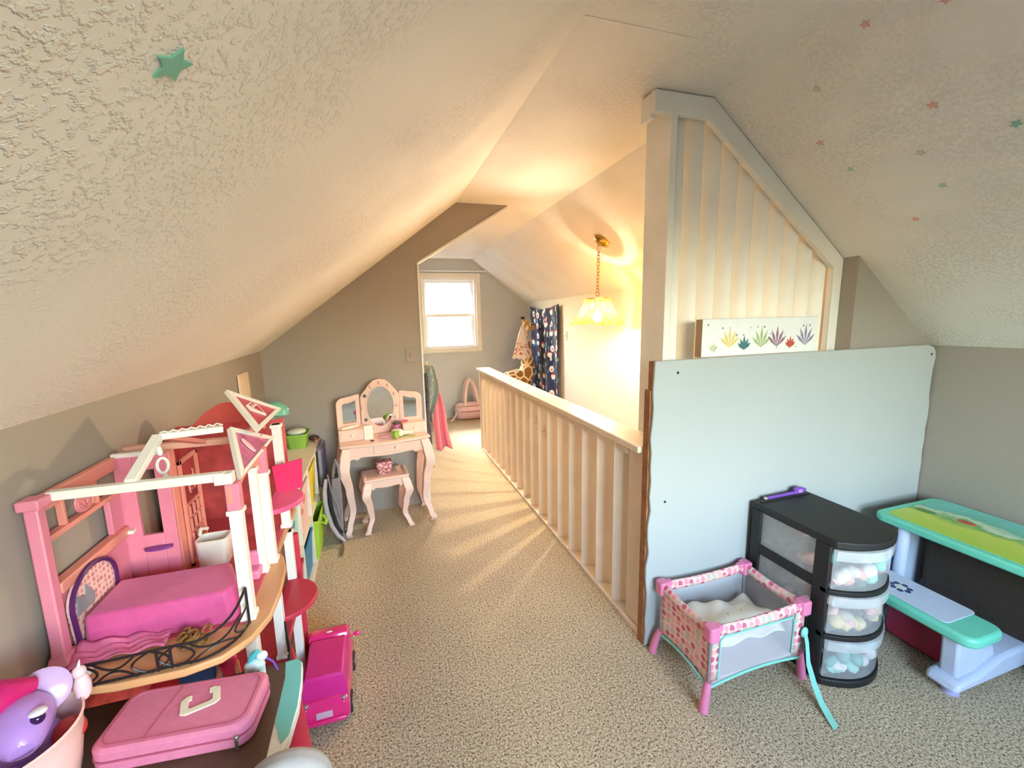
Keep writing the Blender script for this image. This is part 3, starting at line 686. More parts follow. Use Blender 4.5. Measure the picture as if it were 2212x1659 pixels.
# centre mirror
out = [(-.128, vt), (-.128, .872), (-.118, .893), (-.095, .918), (-.07, .953), (-.04, .980), (0, .990), (.04, .980), (.07, .953), (.095, .918), (.118, .893), (.128, .872), (.128, vt)]
cmir = MB().prism(out, 0, .014, lambda x, z, t: (x, .098+t-.11*(z-.6), z)).build('mirror_panel', M_VAN, vn, .004, local=True)
ell = [(.090*math.cos(2*PI*i/40), .795+.142*math.sin(2*PI*i/40)) for i in range(40)]
MB().prism(ell, 0, .003, lambda x, z, t: (x, .094+t-.11*(z-.6), z)).build('mirror', M_MIRROR, cmir, local=True)
MB().tube([(x*1.03, .094-.11*(z-.6), .795+(z-.795)*1.02) for x, z in ell], .004, 6, True).build('mirror_rim', M_VAN, cmir, local=True)
M_BULBPINK = mat('matte_pink_bulb', (224, 186, 176), .5); M_BULBGREY = mat('grey_bulb', (112, 100, 100), .4)
for k in range(12):
    a = R(90+30*k)
    if k == 6: continue
    MB().sphere((.114*math.cos(a), .092-.11*(.195+.168*math.sin(a)), .795+.168*math.sin(a)), .0115, .010, .0115, 12, 8).build('bulb', M_BULBGREY if k in (2, 4) else M_BULBPINK, cmir, local=True)
for s_ in (-1, 1):
    ca, sa = math.cos(R(10)), math.sin(R(10))
    def wf(a, z, t, s_=s_): return (s_*(.130+a*ca+t*sa), .092-a*sa+t*ca, z)
    pw = [(0, .672), (0, .892), (.03, .890), (.055, .884), (.085, .880), (.125, .874), (.148, .858), (.155, .835), (.155, .672)]
    w_ = MB().prism(pw, 0, .013, wf).build('mirror_wing', M_VAN, vn, .004, local=True)
    mw = [(.030, .70), (.118, .70), (.118, .825), (.105, .838), (.08, .836), (.055, .844), (.030, .852)]
    MB().prism(mw, -.0025, 0, wf).build('mirror', M_MIRROR, w_, local=True)
st_ = thing('vanity_stool', 'blush pink stool with curved legs tucked under the vanity', 'stool', (.008, 2.905, 0), R(7.2))
q = rrect(-.145, .145, -.105, .105, .015)
MB().prism(q, .352, .368).build('seat', M_VAN, st_, .005, 3, local=True)
for s_ in (-1, 1): MB().sphere((s_*.135, 0, .368), .014, .10, .012).build('seat_end_roll', M_VAN, st_, local=True)
for sx in (-1, 1):
    for sy in (-1, 1): cabriole(st_, sx*.115, sy*.078, sx, sy, .352, .85)
scallop_panel(-.112, .112, .305, .352, .016, -.095, .012, st_, 'apron')
B(-.112, .112, .083, .095, .30, .352).build('apron', M_VAN, st_, local=True)
# things on the vanity and the stool
def VL(u, v, z): return WM[vn.name] @ Vector((u, v, z))
jr = thing('purple_jar', 'purple plastic jar with dark lid on the vanity', 'jar', VL(.090, .02, vt), R(7))
MB().lathe([(.027, 0), (.030, .004), (.030, .062), (.026, .070)], 20).build('jar_body', mat('mauve_plastic', (176, 96, 132), .35), jr, local=True)
MB().lathe([(.023, .070), (.025, .072), (.025, .088), (.022, .090)], 20).build('lid', mat('dark_lid', (84, 66, 66), .4), jr, local=True)
hdz = thing('toy_hair_dryer', 'cream and lime green toy hair dryer lying on the vanity', 'toy hair dryer', VL(.085, -.06, vt), R(20))
M_CREAM = mat('cream_plastic', (238, 226, 206), .4); M_LIME = mat('lime_plastic', (136, 176, 70), .4)
MB().lathe([(.014, -.045), (.022, -.03), (.026, 0), (.026, .02), (.02, .032)], 18, mx=Matrix.Translation((0, 0, .030)) @ Matrix.Rotation(R(28), 4, 'Z') @ Matrix.Rotation(PI/2, 4, 'X')).build('barrel', M_CREAM, hdz, local=True)
MB().lathe([(.027, 0), (.020, .03), (.014, .034)], 18, mx=Matrix.Translation((-.022, -.042, .030)) @ Matrix.Rotation(R(28), 4, 'Z') @ Matrix.Rotation(-PI/2, 4, 'X')).build('nozzle', M_LIME, hdz, local=True)
MB().tube([(.018, .01, .022), (.10, .0, .016)], [.016, .014], 12).build('grip', M_CREAM, hdz, local=True)
tag(B(-.05, .05, -.006, .006, 0, .006, mx=Matrix.Translation(VL(.145, -.085, vt)) @ Matrix.Rotation(R(5), 4, 'Z')).build('green_comb', M_LIME, bevel=.002), 'thin green comb in front of the toy hair dryer', 'comb')
cb = thing('pink_toy_comb', 'pink toothed toy clip beside the hair dryer', 'toy clip', VL(.0, -.03, vt), R(8))
B(-.032, .03, -.012, .012, 0, .012).build('spine', mat('toy_rose', (222, 150, 160), .5), cb, .003, local=True)
for k in range(6): B(-.03+k*.0105, -.025+k*.0105, -.014, .010, .012, .022).build('tooth', mat('toy_rose', (222, 150, 160), .5), cb, local=True)
tag(B(-.028, .028, -.002, .002, 0, .092, mx=Matrix.Translation(VL(-.100, -.035, vt+.001)) @ Matrix.Rotation(R(7), 4, 'Z') @ Matrix.Rotation(R(-8), 4, 'X')).build('white_card', mat('white_card_stock', (240, 228, 216), .7)), 'small white card propped against the left vanity drawer', 'card')
tag(MB().tube([VL(-.262, -.01, vt+.084), VL(-.21, .0, vt+.088), VL(-.155, .012, vt+.094)], [.007, .010, .006], 10).build('hair_brush', M_CREAM), 'cream toy brush resting on the left vanity drawer', 'brush')
tag(MB().tube([VL(.125, .03, vt+.081), VL(.17, .03, vt+.083)], [.006, .007], 8).build('hair_curler', mat('hot_rose', (214, 84, 120), .4)), 'pink toy hair curler on top of the right vanity drawer', 'hair curler')
tag(MB().sphere(VL(-.085, -.085, vt+.004), .014, .006, .004).build('hair_clip', M_DARK), 'tiny dark hair clip on the vanity top', 'hair clip')
def crackle():
    n = NT('pink_marbled_cloth'); v = n.coord(); vo = n.voro(v, 38, 'DISTANCE_TO_EDGE')
    n.link(n.ramp(vo.outputs['Distance'], [(.04, lin((160, 80, 90))), (.14, lin((232, 176, 176)))]), n.b.inputs['Base Color']); n.set(Roughness=.8); return n.m
SLc = WM[st_.name]
pb = MB(); pr = [(-.038, 0), (-.045, .03), (-.055, .075), (.055, .075), (.045, .03), (.038, 0)]
pb.loft([[SLc @ Vector((a*k_, b*k_*.75-.0, z)) for a, b in rrect(-1, 1, -1, 1, .35)] for k_, z in ((.036, .3685), (.046, .40), (.054, .435), (.050, .452))])
tag(pb.build('patterned_pouch', crackle()), 'pink marbled pouch sitting on the vanity stool', 'pouch')

# ------------------------------------------------------------------ cube bookcase with bins
M_SHELF = mat('cream_laminate', (226, 214, 192), .45, .03)
bk = thing('cube_bookcase', 'low cream cube bookcase along the left knee wall', 'bookcase', (-.55, 2.48, 0))
bx0, bx1, bt = -.70, -.392, .595
DY = [1.86, 2.17, 2.495, 2.82, 3.13]
B(bx0, bx1, DY[0]-.012, DY[-1]+.012, bt-.018, bt).build('top_panel', M_SHELF, bk, .002)
B(bx0, bx1, DY[0]-.012, DY[-1]+.012, .0, .035).build('plinth', M_SHELF, bk, .002)
B(bx0, bx0+.008, DY[0], DY[-1], .035, bt-.018).build('back_panel', M_SHELF, bk)
for y in DY: B(bx0+.008, bx1, y-.008, y+.008, .035, bt-.018).build('divider', M_SHELF, bk, .002)
for a, b in zip(DY, DY[1:]): B(bx0+.008, bx1, a+.008, b-.008, .300, .318).build('shelf', M_SHELF, bk, .002)
def bin_(y0, y1, z0, h, c, name, label, out_=.0, handle=None, spots=None):
    t = thing('storage_bin', label, 'storage bin', (-.54, (y0+y1)/2, z0), 0, 'bins in the cube bookcase')
    m_ = mat(name, c, .45, .05); x1 = bx1-.006+out_
    m = MB(); iy0, iy1 = y0+.016, y1-.016
    A = lambda g, z: [(bx0+.02+g, iy0+g, z), (x1-g, iy0+g, z), (x1-g, iy1-g, z), (bx0+.02+g, iy1-g, z)]
    m.loft([A(.012, z0), A(0, z0+h), A(.004, z0+h), A(.015, z0+.006)]); m.build('tub', m_, t, .003)
    ri_ = MB(); ri_.loft([A(-.004, z0+h-.014), A(-.004, z0+h), A(.003, z0+h), A(.003, z0+h-.014)], closed=True); ri_.build('rim', m_, t)
    if handle: MB().tube([(x1+.002, (y0+y1)/2-.05, z0+h-.05), (x1+.022, (y0+y1)/2-.03, z0+h-.075), (x1+.022, (y0+y1)/2+.03, z0+h-.075), (x1+.002, (y0+y1)/2+.05, z0+h-.05)], .010, 8, flat=.5).build('handle', m_, t)
    if spots:
        for k, (dy, dz, r) in enumerate(spots[1]): MB().sphere((x1-.004, (y0+y1)/2+dy, z0+dz), .003, r, r*.8, 10, 6).build('toy_print', mat(name+'_spot', spots[0], .5), t)
    return t
bin_(DY[0], DY[1], .318, .235, (176, 214, 206), 'aqua_bin', 'pale aqua bin in the upper row nearest the dollhouse', 0, None, ((50, 140, 180), [(-.03, .10, .028), (.03, .16, .03)]))
bin_(DY[1], DY[2], .318, .235, (232, 194, 188), 'blush_bin', 'pale pink bin in the upper row', 0, None, ((214, 110, 110), [(.02, .16, .034), (-.05, .12, .02)]))
bin_(DY[2], DY[3], .318, .235, (232, 212, 70), 'yellow_bin', 'yellow bin in the upper row', 0, None, ((240, 190, 20), [(0, .16, .04)]))
bin_(DY[0], DY[1], .035, .22, (196, 52, 74), 'red_bin', 'red bin in the lower row')
bin_(DY[1], DY[2], .035, .22, (52, 132, 178), 'blue_bin', 'blue bin in the lower row')
bin_(DY[2], DY[3], .035, .235, (166, 206, 58), 'lime_bin', 'lime green bin sticking out of the lower row', .03, True)
fd = thing('purple_file_folder', 'purple hanging file box at the far end of the bookcase', 'folder', (-.372, 2.97, .3))
B(-.389, -.386, 2.87, 3.09, .335, .60).build('back_cover', mat('purple_card', (120, 108, 158), .6), fd, .001)
B(-.366, -.363, 2.87, 3.09, .335, .585).build('front_cover', mat('purple_card', (120, 108, 158), .6), fd, .001)
B(-.386, -.366, 2.87, 3.09, .335, .34).build('bottom', mat('purple_card', (120, 108, 158), .6), fd)
for k in range(3): B(-.384+k*.006, -.382+k*.006, 2.88, 3.08, .345, .578).build('paper_sheet', mat('white_paper', (226, 220, 206), .8), fd)
gb = thing('green_basket', 'lime green plastic basket on the bookcase top', 'basket', (-.505, 2.965, bt))
m = MB(); qq = lambda k_, z: [(-.505+a*k_, 2.965+b*k_, bt+z) for a, b in rrect(-.062, .062, -.085, .085, .03)]
m.loft([qq(.80, .0), qq(1, .085), qq(.96, .085), qq(.77, .004)]); m.build('tub', M_LIME, gb, .002)
m = MB(); m.loft([qq(1.06, .078), qq(1.06, .092), qq(.95, .092), qq(.95, .078)], closed=True); m.build('rim', M_LIME, gb, .002)
MB().sphere((-.505, 2.94, bt+.10), .055, .05, .02).build('contents', mat('clear_bag', (206, 214, 196), .4), gb)
hb = thing('dark_hair_brush', 'dark oval hairbrush lying on the bookcase top', 'hairbrush', (-.435, 3.075, bt))
MB().sphere((-.428, 3.075, bt+.016), .034, .036, .016).build('brush_head', mat('dark_brown_plastic', (62, 50, 42), .4), hb)
MB().tube([(-.415, 3.045, bt+.014), (-.405, 2.99, bt+.012)], [.011, .008], 8).build('handle', mat('orange_plastic', (206, 110, 70), .4), hb)
dl = thing('teal_desk_lamp', 'small teal desk lamp with dome shade behind the dollhouse', 'desk lamp', (-.60, 2.80, bt))
M_TEAL = mat('teal_enamel', (112, 190, 170), .35, .04)
MB().lathe([(.045, 0), (.045, .012), (.02, .02)], 24, (-.60, 2.80, bt)).build('base', M_TEAL, dl)
MB().tube([(-.60, 2.80, bt+.02), (-.605, 2.80, bt+.12), (-.60, 2.80, bt+.27)], .014, 10).build('stem', M_TEAL, dl)
MB().lathe([(.078, 0), (.072, .022), (.055, .045), (.024, .06), (.001, .064)], 24, mx=Matrix.Translation((-.585, 2.80, bt+.262)) @ Matrix.Rotation(R(12), 4, 'Y')).build('shade', M_TEAL, dl)
B(-.520, -.512, 2.788, 2.812, bt+.262, bt+.282).build('switch', M_VINYL, dl, .002)
# backpack
M_GREYP = mat('grey_canvas', (128, 120, 124), .85, .12, 30, .3, 300)
bpk = thing('grey_backpack', 'slumped grey backpack between the bookcase and the vanity', 'backpack', (-.30, 2.74, 0))
out_l = [(-.338, .43), (-.346, .33), (-.341, .24), (-.318, .13), (-.285, .05)]; out_r = [(-.258, .43), (-.252, .34), (-.252, .24), (-.256, .13), (-.262, .05)]
m = MB(); rings = []
for (a, z), (b, _) in zip(out_l[::-1], out_r[::-1]):
    c, w = (a+b)/2, (b-a)/2; dp = .055 if z < .4 else .04
    rings.append([(c+w*math.cos(t)*(1+.05*math.sin(3*t+z*20)), 2.785+dp*math.sin(t), z if z > .06 else .004) for t in [2*PI*j/18 for j in range(18)]])
m.loft(rings); m.build('bag_body', mat('dark_grey_lining', (70, 64, 68), .9, .15, 30), bpk)
MB().loft([[(a+.035, y, z), (b, y, z), (b, y-.014, z), (a+.035, y-.014, z)] for (a, z), (b, _), y in zip(out_l, out_r, (2.745, 2.73, 2.722, 2.718, 2.72))]).build('front_pocket', M_GREYP, bpk, .006)
MB().tube([(-.336, 2.74, .43), (-.347, 2.722, .36), (-.348, 2.715, .29), (-.341, 2.71, .22), (-.322, 2.705, .14), (-.292, 2.70, .075), (-.256, 2.70, .03)], [.010, .013, .014, .014, .013, .012, .009], 8).build('zipper_rim', mat('light_grey_binding', (176, 168, 172), .8), bpk)
MB().tube([(-.30, 2.76, .42), (-.285, 2.75, .50), (-.275, 2.74, .545), (-.262, 2.745, .50), (-.258, 2.75, .42)], .009, 8).build('grab_handle', M_GREYP, bpk)
MB().tube([(-.325, 2.735, .46), (-.31, 2.715, .36), (-.285, 2.705, .28), (-.268, 2.70, .18)], .012, 8, flat=.4).build('shoulder_strap', M_GREYP, bpk)
MB().tube([(-.268, 2.69, .02), (-.266, 2.63, .010), (-.268, 2.565, .008)], .010, 6, flat=.25).build('strap_tail', mat('brown_webbing', (110, 94, 80), .8), bpk)

# ------------------------------------------------------------------ dollhouse
M_HP = mat('pink_house_plastic', (232, 138, 158), .42, .04)
M_HS = mat('salmon_house_plastic', (236, 150, 134), .42, .04)
M_HR = mat('red_house_plastic', (196, 50, 74), .4, .06)
M_HC = mat('coral_printed_card', (206, 84, 84), .6, .25, 22)
M_HW = mat('white_house_plastic', (240, 236, 226), .4, .02)
M_HB = mat('black_house_rail', (38, 30, 32), .45)
M_HT = mat('tan_house_floor', (216, 160, 112), .4, .06, 14)
M_HOT = mat('hot_pink_plastic', (224, 42, 100), .35, .04)
dh = thing('dollhouse', 'three storey pink dollhouse with white columns and triangular gables', 'dollhouse', (-.5, 1.4, 0))
F3, F2, F1 = .67, .345, .03
def floor_(z, t, mt, name, grow=0.0):
    P = [(-.695, 1.78), (-.695, 1.065), (-.64, 1.0-grow), (-.55, .985-grow), (-.43, .983-grow), (-.365, 1.0-grow), (-.318, 1.045), (-.292+grow*.3, 1.12), (-.288+grow*.3, 1.22), (-.295, 1.34), (-.315, 1.41), (-.335, 1.45), (-.335, 1.78)]
    MB().prism(P, z-t, z).build(name, mt, dh, .004)
floor_(F3, .018, M_HT, 'balcony_floor'); floor_(F2, .016, M_HR, 'middle_floor'); floor_(F1, .03, M_HP, 'ground_floor')
MB().prism([(-.69, 1.375), (-.69, 1.10), (-.345, 1.10), (-.345, 1.375)], F3, F3+.002).build('bedroom_rug', mat('rose_floor', (206, 90, 104), .5), dh)
MB().prism([(-.69, 1.385), (-.345, 1.385), (-.345, 1.77), (-.69, 1.77)], F3, F3+.002).build('back_room_floor', mat('rose_floor', (206, 90, 104), .5), dh)
def column(x, y, z0, z1, w=.0135, mt=M_HW, pink_top=None):
    c = B(x-w, x+w, y-w, y+w, z0, z1).build('column', mt, dh, .0015)
    B(x-w-.004, x+w+.004, y-w-.004, y+w+.004, z0, z0+.014).build('column_base', mt, c, .002)
    B(x-w-.004, x+w+.004, y-w-.004, y+w+.004, z1-.012, z1).build('column_collar', mt, c, .002)
    if pink_top: B(x-w-.001, x+w+.001, y-w-.001, y+w+.001, z1, pink_top).build('column_head', M_HP, c, .002)
CX = -.340
column(CX, 1.125, F3, .957, pink_top=1.022); column(CX, 1.385, F3, .957, pink_top=1.03); column(CX, 1.62, F3, 1.045)
column(CX-.012, 1.335, F3, .99, .010)
for y in (1.125, 1.385, 1.62): column(CX, y, F2, F3-.018); column(CX, y, F1, F2-.016)
# left side: tall pink post with foot, window frame against the knee wall
MB().tube([(-.682, 1.078, F3-.0), (-.684, 1.085, F3+.05), (-.684, 1.088, 1.03)], [.020, .017, .017], 4).build('corner_post', M_HP, dh, .003)
MB().loft([[(-.70, 1.05, F3), (-.655, 1.05, F3), (-.655, 1.11, F3), (-.70, 1.11, F3)], [(-.70, 1.068, F3+.03), (-.667, 1.068, F3+.03), (-.667, 1.105, F3+.03), (-.70, 1.105, F3+.03)]]).build('post_foot', M_HP, dh, .004)
B(-.702, -.664, 1.068, 1.108, 1.028, 1.050).build('post_cap', M_HP, dh, .003)
for y in (1.088,): B(-.70, -.668, y-.016, y+.016, F1, F3-.018).build('lower_post', M_HP, dh, .003)
W1 = MB(); W1.box(-.696, -.678, 1.10, 1.375, 1.012, 1.046); W1.build('window_header', M_HS, dh, .003)
B(-.696, -.676, 1.10, 1.375, .945, .957).build('window_transom', M_HS, dh, .002)
B(-.698, -.672, 1.10, 1.375, .825, .850).build('window_sill', M_HS, dh, .003)
for y in (1.165, 1.285): B(-.694, -.680, y-.004, y+.004, .957, 1.012).build('window_mullion', M_HS, dh, .001)
B(-.696, -.684, 1.10, 1.375, F3, .825).build('side_wall', M_HP, dh, .002)
B(-.696, -.682, 1.325, 1.375, .850, .945).build('window_jamb', M_HP, dh, .002)
pq = MB().lathe([(.026, 0), (.024, .006)], 24, mx=Matrix.Translation((-.682, 1.225, .985)) @ Matrix.Rotation(PI/2, 4, 'Y'), cap=True).build('window_medallion', M_HP, dh)
for k in range(7): MB().tube([(-.674, 1.225+(.008+.010*(k % 3))*math.cos(k*.9+a*.5), .985+(.008+.006*(k % 3))*math.sin(k*.9+a*.5)) for a in range(5)], .0018, 5).build('medallion_curl', M_HS, pq)
MB().prism([(-.695, F2), (-.695, F3-.018), (-.69, F3-.018), (-.69, F2)], 1.10, 1.78, lambda x, z, t: (x, t, z)).build('middle_back_wall', M_HC, dh)
MB().prism([(-.695, F1), (-.695, F2-.016), (-.69, F2-.016), (-.69, F1)], 1.10, 1.78, lambda x, z, t: (x, t, z)).build('ground_back_wall', M_HC, dh)
# partition behind the bed with a slot, shelf and ledge
Pm = MB(); yP = 1.380
for a, b, c, d in ((-.69, -.648, F3, 1.04), (-.600, -.568, F3, 1.04), (-.648, -.600, F3, .812), (-.648, -.600, 1.00, 1.04)): Pm.box(a, b, yP, yP+.012, c, d)
Pm.build('bedroom_partition', M_HP, dh, .0015)
B(-.60, -.566, yP+.012, 1.43, F3, 1.04).build('partition_return', M_HS, dh, .002)
MB().lathe([(.034, 0), (.034, .006), (.001, .008)], 20, (-.612, 1.372, .772), sx=1.0, sy=.45).build('purple_shelf', mat('purple_shelf', (134, 62, 140), .4), dh)
B(-.685, -.660, 1.362, 1.38, .828, .838).build('wall_hook', M_HW, dh, .002)
# back room
B(-.695, -.687, 1.60, 1.78, F3, 1.0).build('back_room_wall', M_HC, dh)
B(-.69, -.345, 1.772, 1.782, F3, 1.03).build('end_wall', M_HC, dh)
la = B(-.575, -.567, 1.44, 1.56, F3, 1.0)
la = MB(); ring_ = lambda mb, y0, y1, z0, z1, w: (mb.box(-.566, -.558, y0, y1, z0, z0+w), mb.box(-.566, -.558, y0, y1, z1-w, z1), mb.box(-.566, -.558, y0, y0+w, z0, z1), mb.box(-.566, -.558, y1-w, y1, z0, z1))
ring_(la, 1.43, 1.56, F3, 1.0, .012)
ld = la.build('lattice_door', M_HS, dh, .001)
for k in range(4): B(-.565, -.559, 1.44, 1.55, F3+.05+k*.045, F3+.056+k*.045).build('lattice_bar', M_HS, ld)
for k in range(3): B(-.565, -.559, 1.462+k*.03, 1.467+k*.03, F3+.01, .85).build('lattice_bar', M_HS, ld)
for k in range(5): MB().tube([(-.56, 1.495+.02*math.cos(a*.6+k), .915+.022*math.sin(a*.6+k)+.012*(k-2)) for a in range(6)], .0025, 5).build('lattice_scroll', M_HS, ld)
# roof bars
def bar(p, q, w, name, mt=M_HW, h=None):
    p, q = Vector(p), Vector(q); d = (q-p).normalized(); s_ = d.cross(Vector((0, 0, 1))).normalized()*w/2; u = s_.cross(d).normalized()*(h or w)/2
    return MB().loft([[c-s_-u, c+s_-u, c+s_+u, c-s_+u] for c in (p, q)]).build(name, mt, dh, .0015)
bar((-.675, 1.118, 1.042), (-.352, 1.118, 1.042), .020, 'front_roof_beam'); B(-.372, -.335, 1.105, 1.135, 1.024, 1.050).build('beam_socket', M_HW, dh, .002)
bar((-.533, 1.122, 1.05), (-.527, 1.258, 1.118), .022, 'roof_strut', M_HW, .016)
bar((-.527, 1.262, 1.118), (-.405, 1.315, 1.112), .030, 'ridge_bar', M_HW, .016)
for k in range(7): MB().tube([(-.52+.017*k+.006*a, 1.256+.0072*k+.002*a, 1.127+.003*math.sin(a*1.6)) for a in range(4)], .0018, 5).build('ridge_scroll', M_HW, dh)
bar((-.525, 1.275, 1.112), (-.50, 1.44, 1.05), .026, 'roof_strut', M_HS, .012)
bar((-.69, 1.45, 1.045), (-.345, 1.45, 1.045), .024, 'rear_roof_beam', mat('pale_salmon_plastic', (226, 170, 148), .45), .018)
bar((-.69, 1.385, 1.046), (-.585, 1.385, 1.046), .016, 'partition_cap', M_HW, .012)
MB().tube([(-.515, 1.225, 1.10), (-.515, 1.225, 1.085), (-.514, 1.225, 1.078)], [.004, .007, .004], 8).build('swing_bead', M_HW, dh)
sw_ = MB().tube([(-.513+.010*math.cos(a*PI/8), 1.225+.004*math.cos(a*PI/8), 1.052+.019*math.sin(a*PI/8)) for a in range(16)], .0036, 6, True).build('hanging_link', M_HW, dh)
MB().lathe([(.004, 0), (.008, .004), (.005, .010), (.008, .016), (.003, .022)], 10, (-.511, 1.226, 1.008)).build('hanging_finial', M_HW, dh)
def gable(A, Bv, C, mt, emblem):
    A, Bv, C = Vector(A), Vector(Bv), Vector(C); n_ = (Bv-A).cross(C-A).normalized()
    if n_.x < 0: n_ = -n_
    cen = (A+Bv+C)/3
    ins = [p+(cen-p)*.24 for p in (A, Bv, C)]; O = [A, Bv, C]
    fr_ = MB()
    for i in range(3):
        j = (i+1) % 3; q = [O[i], O[j], ins[j], ins[i]]
        fr_.loft([[p-n_*.006 for p in q], [p+n_*.008 for p in q]])
    g = fr_.build('gable_frame', M_HW, dh, .0015)
    mid = [p+(cen-p)*.2 for p in O]
    MB().loft([[p-n_*.003 for p in mid], [p+n_*.003 for p in mid]]).build('gable_panel', mt, g)
    u = (Bv-A).normalized(); w = n_.cross(u).normalized()
    if emblem == 'diamond':
        sh = [(-.040, .010), (-.022, .030), (.022, .030), (.040, .010), (0, -.034)]
        o = cen+n_*.0035
        MB().loft([[o+u*a+w*b for a, b in sh], [o+u*a*.94+w*b*.94+n_*.005 for a, b in sh]]).build('gable_emblem', M_HW, g)
        for t3 in (((-.016, .008), (.0, .008), (-.001, -.022)), ((.004, .008), (.024, .008), (.004, -.018)), ((-.018, .024), (.0, .024), (-.010, .012)), ((.004, .024), (.020, .024), (.012, .012))):
            MB().loft([[o+n_*.004+u*a+w*b for a, b in t3], [o+n_*.0062+u*a+w*b for a, b in t3]]).build('emblem_facet', M_HR, g)
    else:
        o = cen+n_*.004
        pts = [o+u*(.012*math.cos(t*PI/10)-.006)+w*(.026*math.sin(t*PI/10)+.004) for t in range(20)]
        MB().loft([[p for p in pts], [p+n_*.003 for p in pts]]).build('gable_emblem', mat('pale_pink_oval', (238, 200, 204), .3), g, .001)
gable((-.333, 1.150, 1.018), (-.333, 1.525, 1.020), (-.398, 1.335, 1.107), mat('shiny_rose_sticker', (196, 100, 140), .12, .2, 30), 'oval')
gable((-.336, 1.37, 1.08), (-.336, 1.69, 1.08), (-.452, 1.53, 1.182), mat('rose_glitter_plastic', (196, 70, 96), .35, .15, 60), 'diamond')
for a, b, z in ((1.11, 1.40, 1.01), (1.40, 1.66, 1.062)):
    ap = MB().prism([(a, z-.035), (a, z+.008), (b, z+.008), (b, z-.035)]+[(b-.02-(b-a-.04)*i/8, z-.035+.028*math.sin(PI*i/8)) for i in range(9)], 0, .012, YZ(-.352 if a < 1.2 else -.392)).build('arch_header', M_HS, dh, .0015)
MB().prism([(-.62+.22*i/10, 1.04+.075*math.sin(PI*i/10)) for i in range(11)], 0, .014, XZ(1.72)).build('rear_arch', mat('coral_arch', (222, 96, 84), .45), dh, .002)
# balcony rails
def railing_on(path, z, h, name):
    r_ = MB().tube([(p[0], p[1], z+.004) for p in path], .0032, 6).build(name, M_HB, dh)
    MB().tube([(p[0], p[1], z+h+(.045*max(0, (i/(len(path)-1)-.72)/.28)**1.6)) for i, p in enumerate(path)], .0032, 6).build('rail_top', M_HB, r_)
    n_ = len(path)-1
    for i in (0, n_//2-1, n_//2+1, n_):
        e = .045 if i == n_ else 0
        MB().tube([(path[i][0], path[i][1], z), (path[i][0], path[i][1], z+h+e)], .0030, 6).build('rail_post', M_HB, r_)
    def at_(t):
        t = max(0, min(.9999, t))*n_; k = int(t); q = t-k; a, b = Vector(path[k]), Vector(path[k+1]); return a.lerp(b, q)
    for c, s_ in ((0.0, 1), (.42, -1), (.42, 1), (.58, 1), (.58, -1), (1.0, -1), (.21, 0), (.79, 0)):
        if s_ == 0:
            for up in (0, 1):
                P = []
                for k in range(9):
                    t = c-.13+.26*k/8; p = at_(t); P.append((p.x, p.y, z+(h*.46*math.sin(PI*k/8) if up else h-h*.46*math.sin(PI*k/8))))
                MB().tube(P, .0024, 5).build('rail_arc', M_HB, r_)
        else:
            for up in (0, 1):
                P = []
                for k in range(8):
                    t = c+s_*.11*math.sin(PI*k/7*.5+0); p = at_(t); P.append((p.x, p.y, z+(h*k/7*.5 if up else h-h*k/7*.5)))
                MB().tube(P, .0024, 5).build('rail_arc', M_HB, r_)
path3 = [(-.612+.012*i, .997-.002*math.sin(i/3)) for i in range(17)]+[(-.408+.0, .998), (-.392, 1.003), (-.376, 1.012), (-.362, 1.024), (-.351, 1.038), (-.343, 1.055), (-.338, 1.075), (-.334, 1.098)]
railing_on([(x, y) for x, y in path3], F3, .050, 'balcony_rail')
path2 = [(-.34+.03*math.sin(PI*i/14)**.8 if 0 < i < 14 else -.34, 1.11+.30*i/14) for i in range(15)]
path2 = [(-.325+.028*math.sin(PI*i/14), 1.14+.24*i/14) for i in range(15)]
railing_on(path2, F2, .075, 'middle_rail')
# hot pink half round platforms on the room side
def platform(y, z, r, mt, back):
    P = [(-.352, y+r)]+[(-.352+r*.95*math.cos(a), y+r*math.sin(a)) for a in [PI/2-PI*i/14 for i in range(15)]]+[(-.352, y-r)]
    o = MB().prism(P, z, z+.016).build('platform', mt, dh, .003)
    if back: MB().loft([[(-.345, y+r*.55, z+.016), (-.27, y+r*.75, z+.016), (-.27, y+r*.75+.006, z+.016), (-.345, y+r*.55+.006, z+.016)], [(-.35, y+r*.45, z+.11), (-.262, y+r*.70, z+.12), (-.262, y+r*.70+.006, z+.12), (-.35, y+r*.45+.006, z+.11)]]).build('platform_back', M_HOT, o)
    return o
platform(1.50, .808, .10, mat('rose_platform', (232, 90, 136), .35), True)
platform(1.50, .455, .115, M_HR, False)
B(-.36, -.352, 1.64, 1.77, F1, .60).build('red_side_panel', M_HR, dh, .002)
MB().cyl((-.335, 1.70, F1), (-.335, 1.70, .60), .013).build('elevator_pole', M_HR, dh)
for y0, y1, z in ((1.12, 1.38, F1+.001), ): B(-.6, -.40, y0, y1, z, z+.1).build('ground_sofa', M_HOT, dh, .012)
